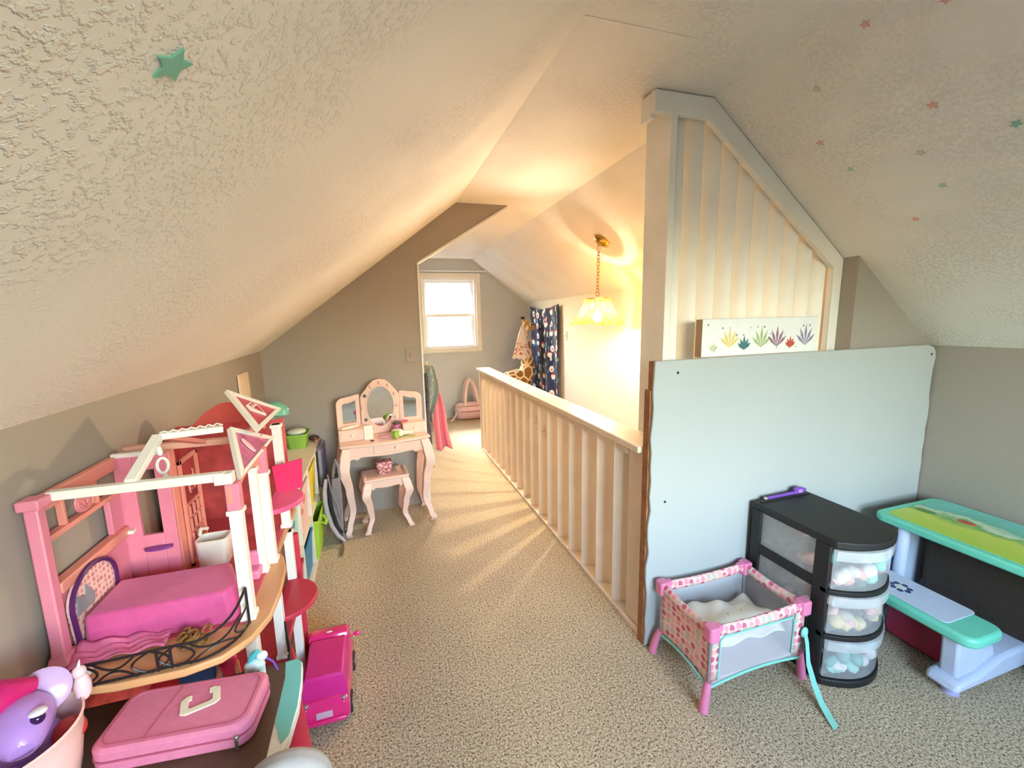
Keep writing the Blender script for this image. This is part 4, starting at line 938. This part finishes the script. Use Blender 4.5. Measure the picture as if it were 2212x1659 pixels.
# doll furniture (separate things standing in the house)
bd = thing('doll_bed', 'hot pink plastic doll bed on the top floor of the dollhouse', 'doll bed', (-.51, 1.19, F3+.002))
m = MB(); m.loft([[(-.662, 1.112, F3+.002), (-.372, 1.112, F3+.002), (-.352, 1.15, F3+.002), (-.40, 1.275, F3+.002), (-.662, 1.275, F3+.002)], [(-.658, 1.12, .752), (-.385, 1.12, .752), (-.365, 1.153, .752), (-.412, 1.268, .752), (-.658, 1.268, .752)]])
m.build('mattress', mat('magenta_velvet', (214, 84, 146), .7, .06, 60, sheen=.3), bd, .008, 3)
def head_mat():
    n = NT('printed_headboard'); v = n.coord(); vo = n.voro(v, 70, 'F1', .3)
    n.link(n.ramp(vo.outputs['Distance'], [(.25, lin((206, 120, 126))), (.45, lin((234, 196, 186)))]), n.b.inputs['Base Color']); n.set(Roughness=.5); return n.m
hbp = [(1.112, F3+.01)]+[(1.19-.085*math.cos(PI*i/14), .775+.066*math.sin(PI*i/14)) for i in range(15)]+[(1.268, F3+.01)]
hbo = MB().prism(hbp, 0, .010, YZ(-.678)).build('headboard', head_mat(), bd, .002)
MB().tube([(-.666, y, z) for y, z in hbp], .0055, 6).build('headboard_piping', mat('plum_plastic', (84, 30, 92), .4), hbo)
MB().prism([(1.120, .755), (1.125, .80), (1.155, .785), (1.16, .81), (1.185, .775), (1.18, .755)], 0, .003, YZ(-.668)).build('printed_pillow', mat('printed_grey', (140, 140, 146), .5), hbo)
ck = MB().grid(lambda u, v: (-.665+.17*u, 1.045+.065*v-.02*u*(1-v)*-1, F3+.004+.010*abs(math.sin(9*u+2*v))+.006*abs(math.sin(15*v+3*u))+.02*v*v*(1-u)), 18, 8)
tag(ck.build('doll_blanket', mat('pink_ruffle_cloth', (228, 120, 164), .85, .08, 40), solid=.002), 'small ruffled pink doll blanket on the dollhouse balcony', 'doll blanket')
tag(B(-.648, -.612, 1.030, 1.045, F3, F3+.012).build('white_toy_block', M_HW, bevel=.003), 'small white toy piece beside the doll blanket', 'toy')
r_ = random.Random(11); tb = thing('brown_hair_tuft', 'tangled brown doll hair tuft on the dollhouse balcony floor', 'doll hair', (-.437, 1.058, F3))
for k in range(22):
    c = Vector((-.437+r_.uniform(-.022, .022), 1.062+r_.uniform(-.014, .014), F3+.006+r_.uniform(0, .022)))
    MB().tube([c+Vector((.010*math.cos(a*.7+k), .010*math.sin(a*.7+k), .004*math.sin(a+k)+.0)) for a in range(8)], .0028, 5).build('curl', mat('brown_fiber', (158, 112, 60), .7, .2, 60), tb)
tu = thing('doll_bathtub', 'white plastic doll bathtub in the back room of the dollhouse', 'doll bathtub', (-.50, 1.44, F3+.002))
m = MB(); A = lambda k_, z: [(-.505+a*k_, 1.435+b*k_, z) for a, b in rrect(-.04, .045, -.03, .035, .018)]
m.loft([A(.92, F3+.003), A(1.0, F3+.07), A(1.02, F3+.085), A(.86, F3+.085), A(.8, F3+.045)]); m.build('tub', M_HW, tu, .002)
MB().tube([(-.545, 1.46, F3+.085), (-.54, 1.46, F3+.105), (-.52, 1.455, F3+.105)], .005, 8).build('faucet', M_HW, tu)
tag(MB().lathe([(.014, 0), (.016, .03), (.013, .04), (.0005, .041)], 12, (-.435, 1.42, F3+.002)).build('doll_cup', M_TOYPINK), 'tiny pink doll cup beside the white doll bathtub', 'doll cup')
ch = thing('doll_chair', 'pink doll armchair behind the near white column', 'doll chair', (-.38, 1.30, F3+.002))
B(-.408, -.352, 1.285, 1.335, F3+.003, F3+.03).build('seat', M_TOYPINK, ch, .006); B(-.408, -.352, 1.325, 1.345, F3+.003, F3+.07).build('backrest', M_TOYPINK, ch, .008)

tag(B(-.51, -.43, 1.13, 1.20, F2, .625).build('doll_wardrobe', mat('royal_blue_plastic', (58, 104, 176), .4), bevel=.006), 'blue doll wardrobe under the dollhouse balcony', 'doll wardrobe')
dol = thing('doll', 'peach coloured doll leaning on the blue doll wardrobe', 'doll', (-.40, 1.13, F2))
M_SKIN = mat('doll_vinyl', (236, 170, 140), .45)
MB().tube([(-.40, 1.13, F2), (-.40, 1.135, F2+.12), (-.40, 1.135, F2+.17), (-.40, 1.13, F2+.215), (-.40, 1.13, F2+.235)], [.016, .018, .014, .020, .007], 10).build('body', M_HOT, dol)
MB().sphere((-.40, 1.128, F2+.26), .018, .018, .022).build('head', M_SKIN, dol)
MB().tube([(-.385, 1.13, F2+.21), (-.375, 1.115, F2+.17), (-.372, 1.10, F2+.135)], [.007, .006, .005], 8).build('arm', M_SKIN, dol)
MB().tube([(-.415, 1.13, F2+.21), (-.425, 1.115, F2+.17), (-.43, 1.10, F2+.14)], [.007, .006, .005], 8).build('arm', M_SKIN, dol)

# ------------------------------------------------------------------ play table and what stands on it
M_TWOOD = mat('dark_walnut_print', (82, 60, 44), .45, .3, 9)
tbz = .60
pt = thing('play_table', 'dark wood topped play table with teal edge in the near left corner', 'table', (-.45, .88, 0))
edge = [(-.69, 1.028), (-.225, 1.030), (-.212, 1.018), (-.205, .96), (-.202, .89), (-.208, .825), (-.222, .77), (-.224, .742), (-.69, .742)]
MB().prism(edge, tbz-.024, tbz-.002).build('tabletop', mat('white_laminate', (232, 234, 230), .4), pt, .003)
MB().prism([(-.69, 1.026), (-.250, 1.026), (-.243, .98), (-.241, .744), (-.69, .744)], tbz-.002, tbz).build('wood_inlay', M_TWOOD, pt)
MB().prism([(-.249, 1.027), (-.226, 1.029), (-.214, 1.017), (-.207, .96), (-.204, .89), (-.210, .825), (-.222, .812), (-.240, .862), (-.242, .98)], tbz-.002, tbz-.0004).build('teal_edge', mat('teal_laminate', (112, 200, 196), .4, .03), pt)
for x, y, dx, dy in ((-.245, .97, .03, .08), (-.66, .97, -.02, .0), (-.27, .79, .0, -.01), (-.66, .79, -.02, -.01)):
    MB().tube([(x, y, tbz-.024), (x+dx, y+dy, 0)], [.030, .022], 12).build('leg', mat('red_leg_plastic', (190, 36, 60), .4), pt)
cs = thing('zip_case', 'pink zip case with a cream letter C on the dark table', 'case', (-.398, .902, tbz), R(-6))
M_CASE = mat('pink_faux_leather', (222, 126, 158), .55, .05, 80, .25, 500)
shape = rrect(-.132, .132, -.068, .068, .028, 6)
zs = [(.95, .0), (1, .006), (1.0, .022), (.985, .0235), (.985, .0265), (1, .028), (1.0, .044), (.95, .050)]
MB().loft([[(a*k_, b*(1-(1-k_)*1.6), z) for a, b in shape] for k_, z in zs]).build('case_body', M_CASE, cs, .002, local=True)
MB().tube([(a*.90, b*.84, .0503) for a, b in shape], .0014, 5, True).build('piping', mat('rose_piping', (190, 92, 120), .6), cs, local=True)
MB().tube([(-.045, -.06, .0505), (-.032, .06, .0505)], .0012, 5).build('seam', mat('rose_piping', (190, 92, 120), .6), cs, local=True)
MB().tube([(a*1.0, b*1.0, .025) for a, b in shape], .0016, 5, True).build('zipper', mat('rose_piping', (190, 92, 120), .6), cs, local=True)
zp = B(.108, .114, -.0735, -.0705, .004, .026).build('zip_pull', M_SCREW, cs, .001, local=True)
MB().sphere((.111, -.069, .028), .005).build('zip_slider', M_SCREW, zp, local=True)
# varsity letter C
def letter_c(s_):
    o_ = [(.5, .22), (.5, .36), (.36, .5), (-.36, .5), (-.5, .36), (-.5, -.36), (-.36, -.5), (.36, -.5), (.5, -.36), (.5, -.22), (.24, -.22), (.24, -.27), (.18, -.3), (-.18, -.3), (-.24, -.24), (-.24, .24), (-.18, .3), (.18, .3), (.24, .27), (.24, .22)]
    return [(a*s_*.72, b*s_) for a, b in o_]
ca, sa = math.cos(R(112)), math.sin(R(112))
lc = [(.020+a*ca-b*sa, .008+a*sa+b*ca) for a, b in letter_c(.066)]
MB().prism(lc, .0502, .0530).build('letter_patch', mat('cream_chenille', (240, 232, 206), .95, .05, 90, .5, 600), cs, .0006, local=True)
tu_ = thing('white_toy_pony', 'small white and teal toy pony behind the pink zip case', 'toy', (-.305, 1.0, tbz))
M_PONY = mat('white_teal_vinyl', (206, 228, 226), .4, .15, 60)
MB().sphere((-.305, 1.0, tbz+.030), .022, .012, .014).build('body', M_PONY, tu_); MB().sphere((-.288, .998, tbz+.052), .012, .009, .011).build('head', M_PONY, tu_)
for dx in (-.014, .014):
    for dy in (-.006, .006): MB().tube([(-.305+dx, 1.0+dy, tbz+.026), (-.305+dx, 1.0+dy, tbz)], .005, 6).build('leg', M_PONY, tu_)
MB().tube([(-.296, .998, tbz+.066), (-.306, 1.0, tbz+.055), (-.316, 1.0, tbz+.040)], [.005, .008, .004], 8).build('mane', mat('teal_toy_hair', (70, 170, 180), .6), tu_)
MB().tube([(-.282, .995, tbz+.05), (-.268, 1.0, tbz+.03), (-.262, 1.005, tbz+.002)], .0025, 6).build('strap', M_PURPLE, tu_)
# basket with toys
bs = thing('pink_basket', 'pale pink ribbed plastic basket of toys in the lower left corner', 'basket', (-.635, .835, tbz))
M_BASK = mat('pale_pink_plastic', (240, 196, 190), .45, .03)
bc = (-.632, .838); NB = 48
def bring(k_, z, rib=0): return [(bc[0]+(.100*k_+rib*(j % 2))*math.cos(2*PI*j/NB), bc[1]+(.098*k_+rib*(j % 2))*math.sin(2*PI*j/NB), tbz+z) for j in range(NB)]
bc = (-.632, .838)
MB().loft([bring(.82, .001), bring(.88, .03, .0012), bring(.97, .09, .0012), bring(1.0, .118), bring(1.03, .122), bring(1.0, .125), bring(.96, .115), bring(.85, .03), bring(.79, .008)]).build('tub', M_BASK, bs)
ty = thing('purple_toy', 'purple and magenta toy with a big eye in the pink basket', 'toy', (-.62, .83, tbz+.01))
M_TPUR = mat('lilac_vinyl', (176, 132, 206), .3, .12, 14); M_TMAG = mat('magenta_mane', (196, 26, 104), .35, .1, 20); M_TLIL = mat('pale_lilac_vinyl', (206, 170, 216), .25, .06)
hdm = Matrix.Rotation(R(-32), 4, 'Z')
MB().tube([(-.640, .880, tbz+.10), (-.625, .868, tbz+.125), (-.605, .845, tbz+.150), (-.588, .820, tbz+.152), (-.574, .798, tbz+.143), (-.566, .782, tbz+.136)], [.030, .044, .046, .040, .029, .018], 18).build('head', M_TPUR, ty, sub=1)
MB().sphere((-.62, .87, tbz+.07), .05, .045, .05, 16, 10).build('body', M_TPUR, ty)
MB().tube([(-.648, .800, tbz+.150), (-.635, .830, tbz+.182), (-.618, .855, tbz+.196), (-.598, .878, tbz+.186)], [.016, .028, .026, .012], 12).build('mane', M_TMAG, ty)
MB().lathe([(.0005, -.005), (.032, -.004), (.037, 0), (.032, .004), (.0005, .005)], 28, mx=Matrix.Translation((-.592, .882, tbz+.165)) @ Matrix.Rotation(R(20), 4, 'Z') @ Matrix.Rotation(R(62), 4, 'X')).build('fin', M_TLIL, ty)
ey = MB().sphere((-.559, .812, tbz+.170), .0095, .0095, .0095, 14, 10).build('eye', mat('dark_purple_eye', (52, 18, 70), .1), ty)
MB().sphere((-.560, .816, tbz+.178), .012, .011, .005, 12, 6).build('eyelid', mat('white_vinyl_toy', (236, 226, 240), .3), ey)
MB().tube([(-.545, .776, tbz+.138), (-.556, .768, tbz+.134), (-.570, .768, tbz+.132)], .0028, 6).build('mouth', mat('dark_purple_eye', (52, 18, 70), .1), ty)
tag(MB().sphere((-.562, .872, tbz+.085), .024, .024, .022).build('red_toy_ball', mat('red_toy', (206, 64, 60), .35)), 'small red toy in the pink basket behind the purple toy', 'toy')
un = thing('white_toy_figure', 'small pearly pink toy figure perched on the pink basket rim', 'toy', (-.545, .925, tbz+.1))
MB().lathe([(.006, 0), (.012, .01), (.013, .03), (.009, .045), (.006, .05)], 12, (-.556, .912, tbz+.112)).build('body', mat('pearl_pink', (244, 206, 214), .3), un)
MB().sphere((-.556, .910, tbz+.168), .0105, .0105, .012).build('head', mat('pearl_pink', (244, 206, 214), .3), un)
MB().cyl((-.556, .910, tbz+.178), (-.552, .910, tbz+.192), .003, .0008, 6).build('horn', M_HW, un)
# grey child's chair beside the table
gc = thing('grey_child_chair', 'grey upholstered child chair back at the bottom edge of the picture', 'chair', (-.165, .60, 0))
M_GREYC = mat('grey_felt', (168, 162, 160), .9, .06, 60, .2, 500)
bp_ = [(-.238, .40)]+[(-.168-.070*math.cos(PI*i/18), .575+.085*math.sin(PI*i/18)**.8) for i in range(19)]+[(-.098, .40)]
MB().prism(bp_, 0, .040, lambda x, z, t: (x-.022, .690+t-.15*(z-.6), z+.022)).build('backrest', M_GREYC, gc, .014, 4)
MB().prism(rrect(-.25, -.03, .44, .70, .04), .30, .345).build('seat', M_GREYC, gc, .014, 3)
for x in (-.22, -.06):
    for y in (.47, .67): MB().tube([(x, y, .30), (x+(.0 if x < -.1 else .01), y, 0)], [.014, .010], 10).build('leg', mat('beech_leg', (206, 176, 136), .5), gc)
for x in (-.20, -.10): MB().tube([(x, .705, .32), (x, .71, .44)], .010, 8).build('back_support', mat('beech_leg', (206, 176, 136), .5), gc)

# ------------------------------------------------------------------ toy jeep
jp = thing('toy_car', 'hot pink toy convertible parked on the carpet beside the dollhouse', 'toy car', (-.24, 1.56, 0))
M_CAR = mat('glossy_hot_pink', (226, 40, 118), .2, .03, 10, coat=.5); M_CARD = mat('magenta_soft_top', (206, 36, 128), .4, .04); M_TIRE = mat('black_rubber', (30, 28, 30), .7)
jx0, jx1, jy0, jy1 = -.318, -.163, 1.410, 1.735
def jring(y, z0, z1, ins, n=1): return [(jx0+ins*.3, y, z0), (jx1-ins*.3, y, z0), (jx1, y, z0+(z1-z0)*.4), (jx1-ins, y, z1), (jx0+ins, y, z1), (jx0, y, z0+(z1-z0)*.4)]
MB().loft([jring(jy0, .05, .098, .010), jring(jy0+.012, .03, .118, .004), jring(jy0+.05, .028, .125, .002), jring(jy1-.06, .028, .13, .002), jring(jy1-.01, .035, .11, .008), jring(jy1, .05, .09, .02)]).build('body', M_CAR, jp, .006, 3)
tp_ = lambda y, z, i_, zb=.118: [(jx0+.004, y, zb), (jx1-.004, y, zb), (jx1-i_, y, z-.006), (jx1-i_-.006, y, z), (jx0+i_+.006, y, z), (jx0+i_, y, z-.006)]
MB().loft([tp_(jy0+.018, .122, .006), tp_(jy0+.022, .19, .012), tp_(jy0+.028, .197, .014), tp_(1.60, .200, .014), tp_(1.615, .198, .014)]).build('soft_top', M_CARD, jp, .005, 3)
MB().loft([tp_(1.62, .190, .010), tp_(1.63, .204, .006), tp_(1.66, .206, .006), tp_(1.690, .190, .010), tp_(1.705, .15, .010)]).build('windshield_frame', M_CAR, jp, .008, 3)
B(jx0+.02, jx1-.02, 1.692, 1.700, .140, .186).build('windshield', mat('smoky_glass', (120, 60, 90), .1), jp, .004)
for y in (1.475, 1.67):
    for x, s_ in ((jx0+.004, -1), (jx1-.004, 1)):
        wh = MB().tube([(x-s_*.018, y, .036), (x+s_*.008, y, .036)], .036, 20).build('wheel', M_TIRE, jp, .003); MB().tube([(x+s_*.006, y, .036), (x+s_*.010, y, .036)], .020, 16).build('hubcap', M_SCREW, wh)
MB().tube([(jx1-.006, 1.645, .165), (jx1+.012, 1.645, .170)], .003, 6).build('mirror_stem', M_CAR, jp); MB().sphere((jx1+.022, 1.645, .172), .014, .006, .009).build('side_mirror', M_CAR, jp)
B((jx0+jx1)/2-.03, (jx0+jx1)/2+.022, jy0-.003, jy0+.002, .058, .082).build('license_plate', mat('silver_sticker', (206, 170, 190), .3), jp, .001)
for x in (jx0+.018, jx1-.018):
    tl = B(x-.009, x+.009, jy0+.004, jy0+.012, .088, .118).build('tail_light', mat('grey_lens', (176, 120, 140), .25), jp, .003)
    for z in (.096, .110): MB().sphere((x, jy0+.003, z), .006, .003, .006, 10, 6).build('lens', M_SCREW, tl)
B(jx0+.01, jx1-.01, jy0-.008, jy0+.008, .036, .052).build('bumper', M_CAR, jp, .005)
MB().sphere((jx0+.08, 1.64, .207), .012, .004, .002).build('hood_badge', M_HW, jp)

# ------------------------------------------------------------------ far room: clothes on the jamb, duffel bag, giraffe, blanket
hk = thing('wall_hook', 'small brass hook on the opening jamb holding the clothes', 'hook', (PX+.012, 3.19, 1.05))
MB().tube([(PX+.012, 3.19, 1.055), (PX+.030, 3.19, 1.045), (PX+.040, 3.19, 1.05), (PX+.042, 3.19, 1.065)], .004, 8).build('hook_arm', M_BRASS, hk)
B(PX+.010, PX+.014, 3.18, 3.20, 1.03, 1.075).build('hook_plate', M_BRASS, hk, .002)
def cloth(name, top, xs, zs_, yc, amp, mt, label, cat, freq=9, ph=0, tilt_=0):
    def fn(u, v):
        z = top[2]+(zs_-top[2])*v
        w0, w1 = xs(v); x = w0+(w1-w0)*u
        return (x, yc+amp*(.3+.7*v)*math.sin(freq*u+ph+2*v)+tilt_*v, z+.012*math.sin(PI*u)*(v > .95)-.01*math.sin(7*u)*v)
    return tag(MB().grid(fn, 30, 22, .3, .6).build(name, mt, solid=.010), label, cat)
def floral():
    n = NT('grey_green_floral_cloth'); v = n.coord('UV'); vo = n.voro(v, 26)
    sp_ = n.node('ShaderNodeSeparateColor'); n.link(vo.outputs['Color'], sp_.inputs[0])
    c = n.ramp(sp_.outputs[0], [(0, lin((128, 142, 132))), (.35, lin((96, 112, 112))), (.55, lin((160, 164, 152))), (.8, lin((190, 96, 112)))], 'CONSTANT')
    n.link(n.mix(n.ramp(vo.outputs['Distance'], [(.3, (1, 1, 1)), (.5, (0, 0, 0))]), lin((126, 138, 130)), c), n.b.inputs['Base Color']); n.set(Roughness=.9); return n.m
cloth('pink_robe', (.36, 3.19, .90), lambda v: (.360+.045*v, .418+.105*v**.8+.008*math.sin(6*v)), .39, 3.205, .022, mat('coral_pink_terry', (232, 124, 138), .95, .06, 60, .4, 400), 'coral pink robe hanging on the opening jamb beside the vanity', 'robe', 11)
cloth('floral_dress', (.35, 3.17, 1.045), lambda v: (.334+.004*v, .395+.045*math.sin(PI*min(1, v*1.2))-.02*v), .62, 3.165, .012, floral(), 'grey green floral garment hanging in front of the pink robe', 'garment', 8, 1)
cloth('dark_scarf', (.34, 3.16, .99), lambda v: (.330+.006*v, .352+.014*v), .28, 3.15, .006, mat('dark_print_cloth', (74, 68, 74), .9, .5, 60), 'narrow dark printed scarf hanging at the partition edge', 'scarf', 5, 2)
df = thing('duffel_bag', 'dusty pink duffel bag on the carpet below the far window', 'duffel bag', (1.17, 5.62, 0))
M_DUF = mat('dusty_pink_nylon', (222, 188, 192), .5, .08, 20, .6, 45)
rings = []
for i in range(13):
    t = i/12*2-1; e = (1-abs(t)**4)**.5*.98+.02; x = 1.18+.21*t
    rings.append([(x, 5.64+.095*e*math.cos(a)*(1+.03*math.sin(3*a+5*t)), .128+.122*(e*.4+.6)*math.sin(a)*(1.0 if math.sin(a) > 0 else 1.0)) for a in [2*PI*j/20 for j in range(20)]])
MB().loft(rings).build('bag_body', M_DUF, df)
MB().tube([(1.00, 5.56, .205), (1.18, 5.548, .205), (1.36, 5.56, .205)], .004, 6).build('zipper', mat('dark_mauve', (150, 104, 114), .5), df)
MB().tube([(1.03, 5.545, .135), (1.18, 5.538, .13), (1.33, 5.545, .135)], .006, 6).build('pocket_seam', mat('dark_mauve', (150, 104, 114), .5), df)
for yy in (5.57, 5.70):
    MB().tube([(1.10, yy, .15), (1.105, yy, .25), (1.12, yy+.01, .40), (1.15, yy+.02, .52), (1.185, yy+.02, .555), (1.22, yy+.02, .52), (1.26, yy+.01, .40), (1.285, yy, .25), (1.29, yy, .15)], .014, 8, flat=1.3).build('handle', mat('pale_pink_webbing', (232, 206, 204), .7), df)
MB().tube([(.99, 5.58, .12), (.94, 5.56, .05), (.90, 5.55, .02), (.93, 5.56, .012)], .018, 8, flat=.3).build('shoulder_strap', mat('pale_pink_webbing', (232, 206, 204), .7), df)
def giraffe_mat():
    n = NT('giraffe_plush'); v = n.coord(); vo = n.voro(v, 9.5, 'DISTANCE_TO_EDGE', 1)
    n.link(n.ramp(vo.outputs['Distance'], [(.085, lin((236, 214, 170))), (.11, lin((142, 98, 50)))]), n.b.inputs['Base Color']); n.set(Roughness=.9); n.bump(n.noise(v, 300).outputs[0], .3, .003); return n.m
M_GIR = giraffe_mat(); M_GTAN = mat('giraffe_tan', (190, 144, 88), .9, .1, 30); M_GCR = mat('giraffe_cream', (236, 222, 192), .9, .05, 30)
gf = thing('plush_giraffe', 'tall plush giraffe standing in the far corner by the navy blanket', 'plush giraffe', (1.78, 5.3, 0))
bdy = MB(); bdy.tube([(1.50, 5.33, .42), (1.54, 5.33, .50), (1.66, 5.32, .56), (1.80, 5.30, .58), (1.885, 5.29, .62), (1.90, 5.285, .74), (1.885, 5.285, .90), (1.865, 5.285, 1.05), (1.855, 5.285, 1.18), (1.865, 5.283, 1.255)], [.03, .10, .135, .135, .125, .098, .068, .05, .042, .040], 16)
bdy.build('body', M_GIR, gf, sub=1)
for x, y in ((1.58, 5.26), (1.58, 5.40), (1.86, 5.23), (1.86, 5.36)): MB().tube([(x, y, .52), (x, y, .25), (x, y, .03), (x, y, 0)], [.055, .038, .034, .04], 10).build('leg', M_GIR, gf)
hd_ = MB().tube([(1.835, 5.285, 1.262), (1.87, 5.28, 1.275), (1.92, 5.272, 1.258), (1.965, 5.265, 1.225), (1.985, 5.262, 1.21)], [.036, .052, .046, .034, .024], 14).build('head', M_GTAN, gf)
MB().sphere((1.925, 5.226, 1.272), .024, .012, .022).build('eye_patch', M_GCR, hd_); MB().sphere((1.930, 5.214, 1.270), .013, .009, .014).build('eye', M_DARK, hd_)
MB().sphere((1.872, 5.225, 1.225), .022, .012, .034, mx=Matrix.Rotation(R(25), 4, 'Y')).build('ear', M_GCR, hd_)
for y in (5.262, 5.30):
    h_ = MB().tube([(1.845, y, 1.30), (1.832, y, 1.345)], .011, 8).build('horn', M_GTAN, hd_); MB().sphere((1.828, y, 1.355), .021, .019, .019).build('horn_tip', M_DARK, h_)
MB().tube([(1.83, 5.285, 1.28), (1.80, 5.285, 1.15), (1.81, 5.285, 1.0), (1.83, 5.285, .85)], [.012, .016, .016, .012], 8).build('mane', M_GTAN, gf)
sb = thing('shopping_bag', 'thin white plastic shopping bag with red print hanging on the giraffe', 'plastic bag', (1.80, 5.22, .9))
def bagf(u, v):
    w = .02+.10*v**.9; a = 2*PI*u; c = (1.80-.02*v, 5.20)
    return (c[0]+w*math.cos(a)*(1+.08*math.sin(7*a+4*v)), c[1]+.35*w*math.sin(a)*(1+.1*math.sin(9*a)), 1.25-.40*v-(0 if v < .99 else .015*math.sin(9*a)))
def bagmat():
    n = NT('thin_white_bag_film'); v = n.coord('UV'); sx = n.node('ShaderNodeSeparateXYZ'); n.link(v, sx.inputs[0])
    nz = n.noise(v, 16, 2).outputs[0]; m1 = n.math('MULTIPLY', n.math('GREATER_THAN', nz, .55), n.math('MULTIPLY', n.math('GREATER_THAN', sx.outputs[1], .5), n.math('LESS_THAN', sx.outputs[1], .9)))
    n.link(n.mix(m1, lin((238, 226, 218)), lin((206, 104, 84))), n.b.inputs['Base Color']); n.set(Roughness=.4, Alpha=.88); return n.m
MB().grid(bagf, 36, 14).build('bag', bagmat(), sb, solid=.001)
MB().tube([(1.80, 5.205, 1.25), (1.83, 5.215, 1.30), (1.86, 5.235, 1.315), (1.88, 5.28, 1.33)], .008, 6, flat=.4).build('handle', M_GCR, sb)
def navy():
    n = NT('navy_printed_fleece'); v = n.coord('UV'); vo = n.voro(v, 7.2, 'F1', .62)
    loc = n.node('ShaderNodeVectorMath', operation='SUBTRACT'); sc = n.node('ShaderNodeVectorMath', operation='SCALE'); sc.inputs['Scale'].default_value = 7.2
    n.link(v, loc.inputs[0]); n.link(vo.outputs['Position'], loc.inputs[1]); n.link(loc.outputs[0], sc.inputs[0])
    sx = n.node('ShaderNodeSeparateXYZ'); n.link(sc.outputs[0], sx.inputs[0]); X_, Y_ = sx.outputs[0], sx.outputs[1]
    rc = n.node('ShaderNodeSeparateColor'); n.link(vo.outputs['Color'], rc.inputs[0])
    r2 = n.math('ADD', n.math('MULTIPLY', n.math('MULTIPLY', X_, X_), 1.3), n.math('MULTIPLY', Y_, Y_))
    wob = n.math('MULTIPLY', n.math('SUBTRACT', n.noise(v, 60).outputs[0], .5), .05)
    blob = n.math('LESS_THAN', n.math('ADD', r2, wob), .085)
    hat = n.math('MULTIPLY', blob, n.math('GREATER_THAN', Y_, .12))
    face = n.math('LESS_THAN', n.math('ADD', n.math('MULTIPLY', n.math('MULTIPLY', X_, X_), 1), n.math('MULTIPLY', n.math('ADD', Y_, .06), n.math('ADD', Y_, .06))), .012)
    has = n.math('GREATER_THAN', rc.outputs[0], .30)
    red = n.math('GREATER_THAN', rc.outputs[1], .45)
    d = n.node('ShaderNodeMapping'); d.inputs['Scale'].default_value = (42, 10, 1); n.link(v, d.inputs[0])
    v2 = n.voro(d.outputs[0], 1, 'F1', .9); r3 = n.node('ShaderNodeSeparateColor'); n.link(v2.outputs['Color'], r3.inputs[0])
    dash = n.math('MULTIPLY', n.math('LESS_THAN', v2.outputs['Distance'], .36), n.math('GREATER_THAN', r3.outputs[0], .45))
    dcol = n.ramp(r3.outputs[1], [(0, lin((60, 140, 180))), (.4, lin((120, 200, 214))), (.75, lin((220, 232, 226)))], 'CONSTANT')
    c = n.mix(dash, lin((24, 38, 80)), dcol)
    c = n.mix(n.math('MULTIPLY', blob, has), c, lin((240, 234, 228)))
    c = n.mix(n.math('MULTIPLY', n.math('MULTIPLY', face, has), n.math('SUBTRACT', 1, red)), c, lin((222, 110, 140)))
    c = n.mix(n.math('MULTIPLY', n.math('MULTIPLY', hat, has), red), c, lin((206, 44, 56)))
    n.link(c, n.b.inputs['Base Color']); n.set(Roughness=.9, Sheen_Weight=.2); return n.m
def nbf(u, v):
    y = 5.60-.95*u; z = .30+1.21*v-(.05*math.sin(PI*u)*v)
    fold = .022*math.sin(14*u+1.5)*(1-.5*v)+.012*math.sin(23*u+3*v)
    ex = .03*(1-v)*math.sin(5*u)
    return (HX1-.045+fold, y-ex*.6-.06*(1-v)*(u-.2), z)
nb = thing('navy_blanket', 'navy printed fleece blanket hung on the stair wall', 'blanket', (HX1-.04, 5.12, .3))
MB().grid(nbf, 60, 40, .95, 1.21).build('fleece', navy(), nb, solid=.012)
for y in (5.585, 4.665): MB().sphere((HX1-.035, y, 1.505), .012, .008, .008).build('push_pin', M_SCREW, nb)
